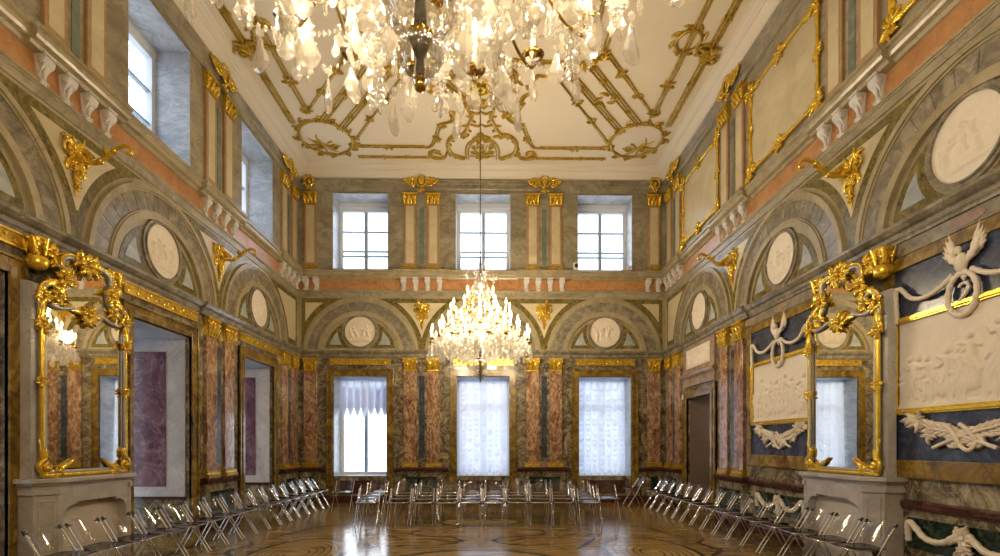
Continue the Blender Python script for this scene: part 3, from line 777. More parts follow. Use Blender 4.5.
# pedestals
def ped_mb(hw):
    m_ = MB(); m_.cur = 0; m_.wbox(-hw, hw, 0, .085, .18, .85)
    m_.cur = 1; m_.sweep([(0, .85), (.12, .85), (.135, .87), (.14, .93), (.12, .955), (0, .955)], -hw - .03, hw + .03)
    m_.sweep([(0, 0), (.12, 0), (.12, .15), (.1, .18), (0, .18)], -hw - .02, hw + .02)
    p_ = MB(); p_.wbox(-hw + .14, hw - .14, .085, .092, .32, .70)
    return m_, p_
PED = {}
peds = [('back', BCORN[0], .24, 'marble pedestal under the corner pilaster by the purple niche wall'), ('back', BP[0], .56, 'marble pedestal under pilaster pair between bare and middle end windows'),
        ('back', BP[1], .56, 'marble pedestal under pilaster pair between the two curtained windows'), ('back', BCORN[1], .24, 'marble pedestal under the corner pilaster by the doorway wall'),
        ('left', 9.66, .56, 'marble pedestal under pilaster pair between the two purple niches'), ('left', 12.93, .46, 'marble pedestal under the corner pilaster pair past the smaller niche'),
        ('right', 9.78, .56, 'marble pedestal under pilaster pair beside the blue relief panel'), ('right', 12.93, .46, 'marble pedestal under the corner pilaster pair past the doorway')]
for w, u, hw, lab in peds:
    pl = on(w, u)
    if hw not in PED:
        t = thing('pedestal', lab, 'pedestal', pl['loc'], pl['rot'], 'pilaster pedestals')
        a, b = ped_mb(hw)
        obj('block', a, ['breccia', 'maroon'], t); obj('inset_panel', b, 'darkgreen', t)['label'] = 'dark green inset panel'
        PED[hw] = t
    else: dup(PED[hw], pl['loc'], pl['rot'], lab)

# ------------------------------------------------------------------ white consoles under the upper ledge
def console_mb():
    m_ = MB()
    prof = [(0, 0), (.045, 0), (.06, .02), (.055, .05), (.04, .08), (.045, .13), (.075, .18), (.11, .22), (.125, .26), (.12, .30), (.10, .315), (.125, .32), (.125, .345), (0, .345)]
    wid = [.045, .045, .05, .045, .04, .045, .055, .065, .07, .07, .06, .075, .075, .075]
    n = len(prof)
    vs = [(-wd, -d, z) for (d, z), wd in zip(prof, wid)] + [(wd, -d, z) for (d, z), wd in zip(prof, wid)]
    m_.add(vs, [(i, (i + 1) % n, n + (i + 1) % n, n + i) for i in range(n)] + [tuple(range(n - 1, -1, -1)), tuple(range(n, 2 * n))])
    for s in (-1, 1): m_.ball((s * .068, -.075, .25), (.014, .045, .045), 8, 6); m_.ball((s * .045, -.045, .03), (.012, .03, .03), 8, 6)
    m_.leaf(0, .06, PI / 2, .2, .035, 0, .05, .03, 7, lift=.06)
    return m_
CON = None
ORD = ['first', 'second', 'third', 'fourth']
for w in ('back', 'left', 'right'):
    sets = [(p, [-.48, -.16, .16, .48]) for p in PIERS[w] if w == 'back' or p > 5]
    if w == 'back': sets += [(BCORN[0], [-.12, .16]), (BCORN[1], [-.16, .12])]
    for p, offs in sets:
        where = {('back', BP[0]): 'between bare and middle end windows', ('back', BP[1]): 'under the paired columns left of the security camera', ('back', BCORN[0]): 'on end wall by the purple niche wall corner', ('back', BCORN[1]): 'on end wall by the doorway wall corner'}.get((w, p))
        if where is None:
            where = ['at the far corner of the ', 'in the middle of the ', 'above the mirror of the '][PIERS[w].index(p)] + WNAME[w]
        for k, o in enumerate(sorted(offs)):
            pl = on(w, p + (o if w != 'right' else -o), 5.68)
            lab = '%s white scroll bracket from the left, %s' % (ORD[k], where)
            if CON is None:
                CON = tag(obj('scroll_bracket', console_mb(), 'whitemarble', **pl), lab, 'bracket', 'white scroll brackets under the upper ledge')
            else: dup(CON, pl['loc'], pl['rot'], lab)

# ------------------------------------------------------------------ gilt wall arms in the spandrels
def pendant_mb():
    m_ = MB()
    m_.cluster(0, .12, .20, 7, 5, 0, 3.6, PI / 2, .05); m_.cluster(0, 0, .14, 8, 8, 0, h=.05)
    for k, z in enumerate((-.05, -.14, -.22, -.29)): m_.cluster(0, z, .12 - k * .018, 6, 20 + k, 0, h=.045)
    m_.leaf(0, -.3, -PI / 2, .12, .03, 0, 0, .03)
    for s in (-1, 1):
        m_.scroll(s * .13, .10, PI / 2, .09, 1.3, .02, .03, -s); m_.leaf(s * .06, .02, -PI / 2 + s * .9, .2, .05, -s * 1.2, 0, .04)
        m_.leaf(s * .05, .18, PI / 2 - s * .7, .2, .05, -s * 1.4, 0, .05)
    return m_
def hook_mb():
    m_ = MB()
    P = smooth_path([(0, -.03, .08), (0, -.12, .02), (0, -.26, .0), (0, -.40, .08), (0, -.52, .18), (0, -.62, .21), (0, -.69, .17), (0, -.68, .11), (0, -.63, .12)], 6)
    n = len(P); m_.tube(P, [.034 - .018 * i / n for i in range(n)], 8)
    for i in (6, 14, 22): m_.ball(P[i], .042, 8, 6)
    m_.T = Matrix.Rotation(PI / 2, 4, 'Z'); m_.T = Matrix.Translation((0, -.3, .05)) @ m_.T
    m_.leaf(.05, 0, .3, .2, .045, .8, -.02, .04, 7); m_.leaf(-.15, .02, .6, .16, .04, .8, -.02, .04, 7)
    return m_
ARM = None
arms = [('back', BP[0], 'gilt leafy wall hook between bare and middle end windows'), ('back', BP[1], 'gilt leafy wall hook between the two curtained end windows'),
        ('left', 6.36, 'large gilt leafy wall hook above the mirror on purple niche wall'), ('left', 9.66, 'gilt leafy wall hook between the niche wall reliefs'),
        ('right', 6.52, 'large gilt leafy wall hook above the fireplace mirror on blue panel wall'), ('right', 9.78, 'gilt leafy wall hook between the doorway wall reliefs')]
for w, p, lab in arms:
    pl = on(w, p, 5.06, .014)
    if ARM is None:
        ARM = thing('wall_hook', lab, 'wall hook', pl['loc'], pl['rot'], 'gilt wall hooks in the spandrels')
        obj('leaf_mount', pendant_mb(), 'gold', ARM); obj('hook_arm', hook_mb(), 'gold', ARM)
    else: dup(ARM, pl['loc'], pl['rot'], lab)
# gilt cartouches on the cove above the pilasters
def cartouche_mb(s):
    m_ = MB()
    m_.ball((0, -.03, .19 * s), (.075 * s, .03, .10 * s), 12, 8)
    A = [PI * 2 * i / 24 for i in range(24)]
    m_.tube([(.12 * s * math.cos(a), -.05, .19 * s + .145 * s * math.sin(a)) for a in A], .024 * s, 6, True)
    for sd in (-1, 1):
        m_.scroll(sd * .2 * s, .13 * s, PI / 2, .1 * s, 1.4, .028 * s, .03, -sd)
        m_.leaf(sd * .1 * s, .2 * s, PI / 2 - sd * 1.0, .3 * s, .06 * s, -sd * 1.4, .02, .05)
        m_.leaf(sd * .25 * s, .12 * s, PI / 2 - sd * 1.35, .24 * s, .05 * s, sd * .9, .02, .04)
    m_.cluster(0, .36 * s, .13 * s, 7, 4, .03, 3.4, PI / 2); m_.cluster(0, .0, .12 * s, 6, 6, .02, 3.0, -PI / 2)
    return m_
def small_cartouche_mb():
    m_ = MB(); m_.ball((0, -.03, .17), (.06, .03, .075), 12, 8)
    m_.tube([(.115 * math.cos(a), -.05, .17 + .125 * math.sin(a)) for a in [PI * 2 * i / 24 for i in range(24)]], .026, 6, True)
    for k in range(8): m_.leaf(.11 * math.cos(k * .785), .17 + .12 * math.sin(k * .785), k * .785 + .9, .12, .03, .9, .03, .04)
    m_.cluster(0, .33, .10, 6, 4, .03, 3.0, PI / 2); m_.cluster(0, .02, .10, 5, 6, .02, 3.0, -PI / 2)
    return m_
CARB, CARS = cartouche_mb(1.1), small_cartouche_mb()
for w, p, big, lab in [('back', BP[0], 1, 'gilt cartouche on cornice above the pilaster pair beside the bare window side'), ('back', BP[1], 1, 'gilt cartouche on cornice above the pilaster pair near the security camera'),
                       ('back', BCORN[0], 0, 'small gilt cartouche on the end wall cornice at purple niche wall corner'), ('back', BCORN[1], 0, 'small gilt cartouche on the end wall cornice at doorway wall corner'),
                       ('left', 9.66, 1, 'gilt cartouche on side cornice between the two window reveals'), ('left', 12.80, 1, 'gilt cartouche on side cornice of purple niche wall near corner'),
                       ('right', 9.78, 1, 'gilt cartouche on side cornice between the gilt upper panels'), ('right', 12.80, 1, 'gilt cartouche on side cornice of doorway wall near corner')]:
    tag(obj('gilt_cartouche', CARB if big else CARS, 'gold', **on(w, p, 8.37, .10)), lab, 'ornament', 'gilt cartouches on the cornice')
# ------------------------------------------------------------------ gilt framed blind panels, upper right
def panel_frame_mb(hw, z0, z1):
    m_ = MB()
    for x in (-hw, hw): m_.line([(x, z0), (x, z1)], .026); m_.line([(x * .955, z0 + .04), (x * .955, z1 - .04)], .010)
    for z in (z0, z1): m_.line([(-hw, z), (hw, z)], .026)
    sd = 1
    for x in (-hw, hw):
        for z in (z0, z1):
            sd += 1; m_.cluster(x, z, .19, 9, sd, .01, h=.06)
            sx, sz = (1 if x < 0 else -1), (1 if z == z0 else -1)
            m_.leaf(x, z, 0 if sx > 0 else PI, .34, .06, .4 * sx * sz, .01, .05); m_.leaf(x, z, PI / 2 * sz, .34, .06, -.4 * sx * sz, .01, .05)
        m_.cluster(x, (z0 + z1) / 2, .13, 8, 33, .01, h=.05); m_.leaf(x, (z0 + z1) / 2, PI / 2, .24, .04, 0, .01, .04); m_.leaf(x, (z0 + z1) / 2, -PI / 2, .24, .04, 0, .01, .04)
    for z in (z0, z1): m_.cluster(0, z, .17, 9, 44, .01, h=.06); m_.leaf(0, z, 0, .36, .06, .3, .01, .05); m_.leaf(0, z, PI, .36, .06, -.3, .01, .05)
    return m_
PF = panel_frame_mb(.95, 6.48, 7.95)
for b, lab in zip(BR[:3], ('farther gilt panel frame on upper doorway wall, above the doorway bay', 'gilt panel frame on upper wall, above the bay between doorway and fireplace', 'nearest gilt panel frame, mostly cut off by the photo corner')):
    t = thing('gilt_panel_frame', lab, 'panel frame', on('right', b)['loc'], on('right', b)['rot'], 'gilt frames on upper blue panel wall')
    obj('frame', PF, 'gold', t)
    m_ = MB(); m_.wbox(-.94, .94, 0, .01, 6.5, 7.93); obj('panel_field', m_, 'creamlight', t)

# ------------------------------------------------------------------ right wall: doorway, overdoor and blue relief panels
surround('right', DOORB, .66, 0, 2.65, .24)
m_ = MB(); T = 2.1
for s in (-1, 1):
    a, c = sorted((s * .64, s * .86)); m_.wbox(a, c, -T, -.03, 0, 2.65)
m_.wbox(-.86, .86, -T, -.03, 2.63, 2.8); m_.wbox(-.86, .86, -T - .1, -T, 0, 2.8)
struct('door_1', m_, 'passage', **on('right', DOORB))
L = bpy.data.lights.new('passage_fill_light', 'POINT'); L.energy = 14; L.color = (1, .9, .78); L.shadow_soft_size = .1  # added fill light without a fixture, brightens the closed passage behind the doorway
lo = bpy.data.objects.new('passage_fill_light', L); COL.objects.link(lo); lo.location = (XR + 1.3, DOORB, 2.3)
t = thing('overdoor_relief', 'pinkish overdoor with rectangular white relief above the open doorway', 'relief', on('right', DOORB, 2.93)['loc'], on('right', DOORB)['rot'])
m_ = MB(); m_.wbox(-.86, .86, 0, .05, 0, .95); m_.sweep([(0, .20), (.09, .20), (.12, .24), (.13, .28), (.1, .30), (0, .30)], -.92, .92); obj('field', m_, 'pinkgrey', t)
rng = random.Random(5); caps = []
for k in range(6): caps += fig_caps(rng, -.5 + .2 * k, .03, rng.uniform(.28, .36), .03)
m_ = MB(); relief_rect(m_, 1.3, .44, caps, .01, 110, 40); obj('carving', m_, 'relief', t, loc=(0, -.05, .42))
# light switch beside the doorway
m_ = MB(); m_.wbox(-.04, .04, 0, .012, -.06, .06); m_.wbox(-.02, .02, .012, .018, -.03, .03)
tag(obj('light_switch', m_, 'whiteplastic', **on('right', 12.16, 1.1 + 1.6, .09)), 'small white switch plate on the yellow door frame', 'switch')
def tpath(P, r, k=6, n=8, mb=None, bump=0.0, bk=40):
    Q = smooth_path(P, k); m = len(Q)
    mb.tube([(x, -d, z) for x, d, z in Q], [r * (1 + bump * math.sin(bk * i / m * 2 * PI)) for i in range(m)], n)
def eagle_mb(digit=False):
    m_ = MB()
    R = .155
    A = [2 * PI * i / 60 for i in range(60)]
    m_.tube([(R * math.cos(a), -.05, 2.98 + .05 + .21 * math.sin(a) - .06) for a in A], [.027 * (1 + .12 * math.sin(15 * a)) for a in A], 8, True)
    for s in (-1, 1):
        tpath([(s * .10, .05, 3.19), (s * .25, .06, 3.10), (s * .42, .06, 3.06), (s * .60, .06, 3.10), (s * .74, .06, 3.24), (s * .80, .06, 3.22), (s * .81, .05, 3.05), (s * .81, .04, 2.86)], .026, 8, 8, m_, .10, 16)
        for k in range(5):                                    # spread wing of five long feathers
            m_.leaf(s * .05, 3.30, PI / 2 - s * (.45 + .16 * k), .34 - .03 * k, .036, s * .25, .03, .035, 7)
        m_.leaf(s * .03, 3.27, PI / 2 - s * .9, .24, .055, s * .5, .05, .04, 7)
        m_.tube([(s * .03, -.05, 3.22), (s * .05, -.06, 3.17)], .014, 6)
    m_.ball((0, -.06, 3.28), (.065, .045, .10), 10, 8); m_.ball((-.03, -.07, 3.41), (.038, .035, .045), 10, 8); m_.leaf(-.05, 3.42, PI, .06, .014, .5, .05, .03, 5)
    m_.leaf(0, 3.22, -PI / 2, .12, .05, 0, .03, .03, 6)
    if digit:
        P = [(-.055, .03, 3.02 + .03), (-.03, .03, 3.075), (.02, .03, 3.075), (.045, .03, 3.03), (.02, .03, 2.98), (-.03, .03, 2.93), (-.06, .03, 2.895), (0, .03, 2.90), (.065, .03, 2.895)]
        tpath(P, .017, 5, 6, m_)
    return m_
def branches_mb():
    m_ = MB(); rg = random.Random(3)
    for s in (-1, 1):
        P = smooth_path([(s * -.34, .04, -.12), (s * -.15, .05, -.05), (s * .1, .05, .03), (s * .38, .05, .10), (s * .66, .04, .22)], 8)
        n = len(P); m_.tube([(x, -d, z) for x, d, z in P], [.022 - .012 * i / n for i in range(n)], 7)
        for i in range(6, n, 2):
            x, d, z = P[i]; 
            for q in (-1, 1): m_.leaf(x, z, math.atan2(.2, s) + q * .8, rg.uniform(.12, .17), .034, -q * .7, .02, .04, 6)
        m_.cluster(s * .55, .17, .12, 8, 11 + s, .02, h=.06); m_.cluster(s * .40, .02, .10, 7, 15 + s, .02, h=.05)
    tpath([(-.14, .06, .1), (-.06, .07, .0), (0, .07, -.1), (.08, .06, -.14), (.14, .05, -.06), (.06, .06, .06), (-.02, .06, .12)], .022, 6, 6, m_)
    return m_
def swag_mb():
    m_ = MB()
    for s in (-1, 1): tpath([(s * .05, .04, .10), (s * .22, .05, -.02), (s * .42, .05, -.02), (s * .58, .05, .10), (s * .64, .05, .13), (s * .67, .04, .06), (s * .67, .03, -.08)], .034, 7, 8, m_, .12, 14)
    m_.cluster(0, .06, .16, 9, 7, .02, h=.07); m_.cluster(0, -.06, .12, 8, 9, .02, h=.06)
    return m_
for i, b in ((1, BR[1]), (2, BR[2])):
    nm = 'between doorway and fireplace' if i == 1 else 'at the near edge of the photo'
    pl = on('right', b)
    t = thing('framed_relief', 'white figure relief in gold frame, ' + nm, 'relief', pl['loc'], pl['rot'], 'framed reliefs of blue panel wall')
    m_ = MB(); hw = 1.02
    m_.wbox(-hw, -hw + .13, 0, .05, 1.18, 3.69); m_.wbox(hw - .13, hw, 0, .05, 1.18, 3.69); m_.wbox(-hw + .13, hw - .13, 0, .05, 3.55, 3.69); m_.wbox(-hw + .13, hw - .13, 0, .05, 1.18, 1.38)
    obj('surround', m_, 'siena', t, bevel=.006)['label'] = 'yellow marble surround'
    m_ = MB(); m_.wbox(-.90, .90, 0, .02, 1.38, 3.55); obj('ground', m_, 'lapis', t)['label'] = 'dark blue marble ground'
    m_ = MB(); fw = .88
    for a0, a1, dd in ((0, .07, .05), (.018, .05, .072), (.055, .07, .06)):
        m_.wbox(-fw + a0, -fw + a1, .02, dd, 1.89 + a0, 3.0 - a0); m_.wbox(fw - a1, fw - a0, .02, dd, 1.89 + a0, 3.0 - a0)
        m_.wbox(-fw + a0, fw - a0, .02, dd, 3.0 - a1, 3.0 - a0); m_.wbox(-fw + a0, fw - a0, .02, dd, 1.89 + a0, 1.89 + a1)
    obj('gold_frame', m_, 'gold', t, bevel=.004)
    rng = random.Random(40 + i); caps = []
    for k in range(15): caps += fig_caps(rng, -.74 + 1.48 * k / 14 + rng.uniform(-.04, .04), .03 + .09 * (k % 3), rng.uniform(.44, .62), .020 + .005 * (k % 3))
    caps += [(-.78, .02, .78, .02, .05, .016), (-.3, .2, .1, .22, .08, .02), (.3, .15, .6, .2, .07, .02)]
    m_ = MB(); relief_rect(m_, 1.64, 1.0, caps, .012, 170, 100); obj('carving', m_, 'relief', t, loc=(0, -.02, 1.945))
    m_ = eagle_mb(i == 2); m_.v = [(x, y, z + .075) for x, y, z in m_.v]; obj('eagle_garland', m_, 'relief', t, loc=(0, -.015, 0))
    obj('crossed_branches', branches_mb(), 'relief', t, loc=(0, -.015, 1.64))
    t = thing('garland_relief', 'dark green dado panel with white garland, ' + nm, 'relief', pl['loc'], pl['rot'], 'green garland panels in the dado')
    m_ = MB(); m_.wbox(-.72, .72, 0, .015, .40, .74); obj('ground', m_, 'darkgreen', t)
    obj('garland', swag_mb(), 'relief', t, loc=(0, -.01, .56))
# marble frieze lozenges above the panels
for b in (BR[1], BR[2]):
    m_ = MB(); m_.cur = 0; m_.wbox(-1.5, 1.5, 0, .02, 3.71, 3.86); m_.cur = 1
    for x in (-.95, 0, .95): m_.prism([(x + .2 * math.cos(a) , 3.785 + .055 * math.sin(a)) for a in [2 * PI * i / 24 for i in range(24)]], 0, .026)
    trim(m_, ['archband', 'pinkgrey'], 'right', b)

# ------------------------------------------------------------------ fireplaces with overmantels, and the two great mirrors
def fireplace(wall, label):
    pl = on(wall, FL if wall == 'left' else FR)
    t = thing('fireplace', label, 'fireplace', pl['loc'], pl['rot'])
    plan = lambda s, e=0.0: [(s * .52, -.10), (s * .52, -.36 - e), (s * (.56 + e * .3), -.36 - e), (s * (.71 + e), -.22 - e * .5), (s * (.71 + e), 0), (s * .64, 0), (s * .64, -.1)]
    m_ = MB()
    for s in (-1, 1):
        P = plan(s); P = P if s < 0 else P[::-1]
        m_.vprism(P, .0, 1.06)
        P = plan(s, .025); P = P if s < 0 else P[::-1]; m_.vprism(P, 0, .1); m_.vprism(P, 1.0, 1.06)
        # raised panels on the pier's front and splayed corner
        m_.T = Matrix.Translation((s * .635, -.29, 0)) @ Matrix.Rotation(s * math.atan2(.14, .16), 4, 'Z')
        for a0, a1 in ((-.07, -.055), (.055, .07)): m_.box(a0, a1, -.012, .01, .16, .94)
        m_.box(-.07, .07, -.012, .01, .16, .175); m_.box(-.07, .07, -.012, .01, .925, .94); m_.T = None
    # lintel with the shouldered opening
    P = [(-.52, 0.0), (-.52, 1.06), (.52, 1.06), (.52, 0.0), (.49, 0.0), (.49, .72)]
    P += [(.49 - .14 * (1 - math.cos(a)), .72 + .14 * math.sin(a)) for a in [PI / 2 * i / 6 for i in range(1, 7)]]
    P += [(.31, .86), (.31, .89), (-.31, .89), (-.31, .86)]
    P += [(-.49 + .14 * (1 - math.cos(a)), .72 + .14 * math.sin(a)) for a in [PI / 2 * i / 6 for i in range(6, 0, -1)]] + [(-.49, .72), (-.49, 0.0)]
    m_.prism(P, .10, .355)
    obj('chimneypiece', m_, 'mantel', t, bevel=.004)
    m_ = MB(); m_.wbox(-.53, .53, .0, .24, 0, 1.0); obj('firebox_panel', m_, 'plaster', t)
    m_ = MB(); SH = lambda e: [(-.76 - e, 0), (-.76 - e, -.24 - e), (-.59, -.40 - e), (.59, -.40 - e), (.76 + e, -.24 - e), (.76 + e, 0)]
    m_.vprism(SH(-.04), 1.06, 1.10); m_.vprism(SH(-.015), 1.10, 1.13); m_.vprism(SH(.02), 1.13, 1.18)
    obj('mantelshelf', m_, 'mantel', t, bevel=.006)
    b0 = .056 if wall == 'right' else 0
    m_ = MB(); m_.sweep([(b0, 1.18), (.16, 1.18), (.16, 2.98), (.165, 3.05), (.195, 3.11), (.205, 3.18), (.20, 3.26), (.175, 3.32), (.13, 3.35), (b0, 3.36)], -.68, .68)
    m_.sweep([(b0, 1.181), (.18, 1.181), (.18, 1.26), (.165, 1.28), (b0, 1.28)], -.685, .685)
    obj('overmantel', m_, 'palemarble', t, bevel=.004)
    return t
fireplace('left', 'grey marble fireplace beside the large purple niche')
fireplace('right', 'grey marble fireplace between the two blue relief panels')
def great_mirror(wall, label):
    pl = on(wall, FL if wall == 'left' else FR, 1.18, .0)
    t = thing('wall_mirror', label, 'mirror', pl['loc'], pl['rot'])
    z = lambda q: q - 1.18
    g = MB()
    P = [(-.58, .06), (.58, .06), (.58, z(3.1)), (.55, z(3.3)), (.44, z(3.34)), (.36, z(3.5)), (.36, z(3.62)), (.26, z(3.72)), (.12, z(3.72)), (0, z(3.64)), (-.12, z(3.72)), (-.26, z(3.72)), (-.36, z(3.62)), (-.36, z(3.5)), (-.44, z(3.34)), (-.55, z(3.3)), (-.58, z(3.1))]
    g.prism(P, .208, .215); obj('glass', g, 'mirrorglass', t)
    k = MB(); k.prism([(x * .99, q) for x, q in P], .19, .207); obj('backing', k, 'passage', t)
    d = .235
    # moulded frame: rails and the shaped head, a silvered member with a gilt edge
    s_ = MB(); f = MB()
    for s in (-1, 1):
        f.line([(s * .63, .02), (s * .63, z(3.0))], .028, d); s_.line([(s * .598, .04), (s * .598, z(3.0))], .017, d + .01)
        P1 = smooth_path([(s * .625, z(2.96)), (s * .665, z(3.12)), (s * .64, z(3.27)), (s * .55, z(3.35)), (s * .45, z(3.32)), (s * .41, z(3.21)), (s * .46, z(3.12)), (s * .53, z(3.14))], 8)
        s_.line(P1, .03, d); f.line([(x * 1.03, q + .026) for x, q in P1], .014, d + .012)
        P2 = smooth_path([(s * .43, z(3.27)), (s * .33, z(3.36)), (s * .31, z(3.48)), (s * .37, z(3.60)), (s * .34, z(3.71)), (s * .23, z(3.76)), (s * .11, z(3.72)), (0, z(3.63))], 8)
        s_.line(P2, .03, d); f.line([(x * 1.05, q + .028) for x, q in P2], .015, d + .012)
        P3 = smooth_path([(s * .46, z(3.12)), (s * .36, z(3.13)), (s * .22, z(3.17)), (s * .10, z(3.14)), (0, z(3.09))], 8); s_.line(P3, .026, d)
    f.line([(-.63, .03), (.63, .03)], .03, d); s_.line([(-.6, .065), (.6, .065)], .018, d + .01)
    fr = obj('frame', f, 'gold', t); obj('silvered_moulding', s_, 'silverframe', fr)['label'] = 'silvered grey inner moulding'
    def orn(name, fn):
        q = MB(); fn(q); return obj(name, q, 'gold', t)
    def crest(q):
        q.cluster(0, z(3.74), .17, 11, 2, d, h=.08); q.cluster(-.12, z(3.76), .12, 8, 5, d, h=.06); q.cluster(.12, z(3.76), .12, 8, 6, d, h=.06)
    orn('crest_leaves', crest)
    def drop(q):
        q.cluster(0, z(3.13), .15, 10, 3, d, h=.07); q.leaf(-.05, z(3.13), PI * .9, .2, .05, .6, d, .05); q.leaf(.05, z(3.13), PI * .1, .2, .05, -.6, d, .05)
    orn('lower_leaves', drop)
    for s in (-1, 1):
        def side(q):
            q.cluster(s * .36, z(3.48), .15, 10, 7, d, h=.08); q.leaf(s * .36, z(3.5), -PI / 2, .3, .06, s * .5, d, .06); q.cluster(s * .42, z(3.25), .12, 9, 8, d, h=.06)
            q.cluster(s * .62, z(3.2), .12, 9, 9, d, h=.06); q.leaf(s * .63, z(3.15), -PI / 2, .32, .06, s * .5, d, .06); q.cluster(s * .63, z(2.88), .10, 8, 10, d, h=.06)
            q.leaf(s * .60, z(3.3), PI / 2 + s * .6, .26, .06, s * 1.2, d, .06)
        orn('scroll_leaves', side)
        def rail(q): q.cluster(s * .63, z(2.25), .09, 8, 12, d, h=.05); q.leaf(s * .63, z(2.25), PI / 2, .16, .03, 0, d, .04); q.leaf(s * .63, z(2.25), -PI / 2, .16, .03, 0, d, .04)
        orn('rail_clasp', rail)
        def corner(q):
            q.scroll(s * .60, .12, PI / 2, .09, 1.4, .03, d + .01, -s); q.leaf(s * .62, .06, PI / 2 + s * .1, .38, .042, -s * .5, d, .05); q.leaf(s * .6, .05, PI / 2 + s * 1.5, .42, .042, -s * .7, d, .05); q.leaf(s * .63, .05, PI / 2 - s * .15, .28, .035, s * .8, d, .05); q.leaf(s * .55, .03, PI / 2 + s * 1.75, .30, .035, s * .6, d, .04)
            q.leaf(s * .5, .05, PI / 2 + s * 1.1, .22, .035, s * 1.4, d, .05); q.leaf(s * .64, .14, PI / 2 + s * .5, .24, .05, -s * .8, d, .06); q.cluster(s * .42, .07, .08, 7, 6, d, h=.05)
        orn('corner_leaves', corner)
        def urn(q):
            q.lathe([(.02, 0), (.085, .02), (.10, .05), (.11, .10), (.10, .14), (.075, .16), (.07, .20), (.09, .22), (.10, .27), (.105, .30), (.085, .31), (.11, .33), (.10, .36), (.02, .365)], 16, (s * .56, -.12, z(3.50)))
            for a in range(6):
                q.T = Matrix.Translation((s * .56, -.12, 0)) @ Matrix.Rotation(a * PI / 3, 4, 'Z'); q.leaf(0, z(3.66), PI / 2, .19, .045, .2, .09, .03, 6, lift=.05); q.T = None
            q.cluster(s * .42, z(3.72), .15, 9, 31, .17, h=.08); q.leaf(s * .46, z(3.6), PI / 2 + s * .7, .26, .06, -s * 1.2, .17, .08)
        orn('corner_urn', urn)
    return t
great_mirror('left', 'tall gilt rococo mirror beside the large purple niche')
great_mirror('right', 'tall gilt rococo mirror between the two blue relief panels')
# ------------------------------------------------------------------ gilt stucco on the ceiling (local x = X - XC, local z = -(Y))
CROT = (PI / 2, 0, 0)
def cobj(name, mb, label, group='gilt stucco on the ceiling', mats='gilt'):
    o = obj(name, mb, mats, loc=(XC, 0, ZC), rot=CROT)
    return tag(o, label, 'ceiling ornament', group)
def CP(P): return [(x, -y) for x, y in P]
def dline(m_, P, r=.028, gap=0.0): m_.line(CP(P), r, r * .7)
Yn = 4.2
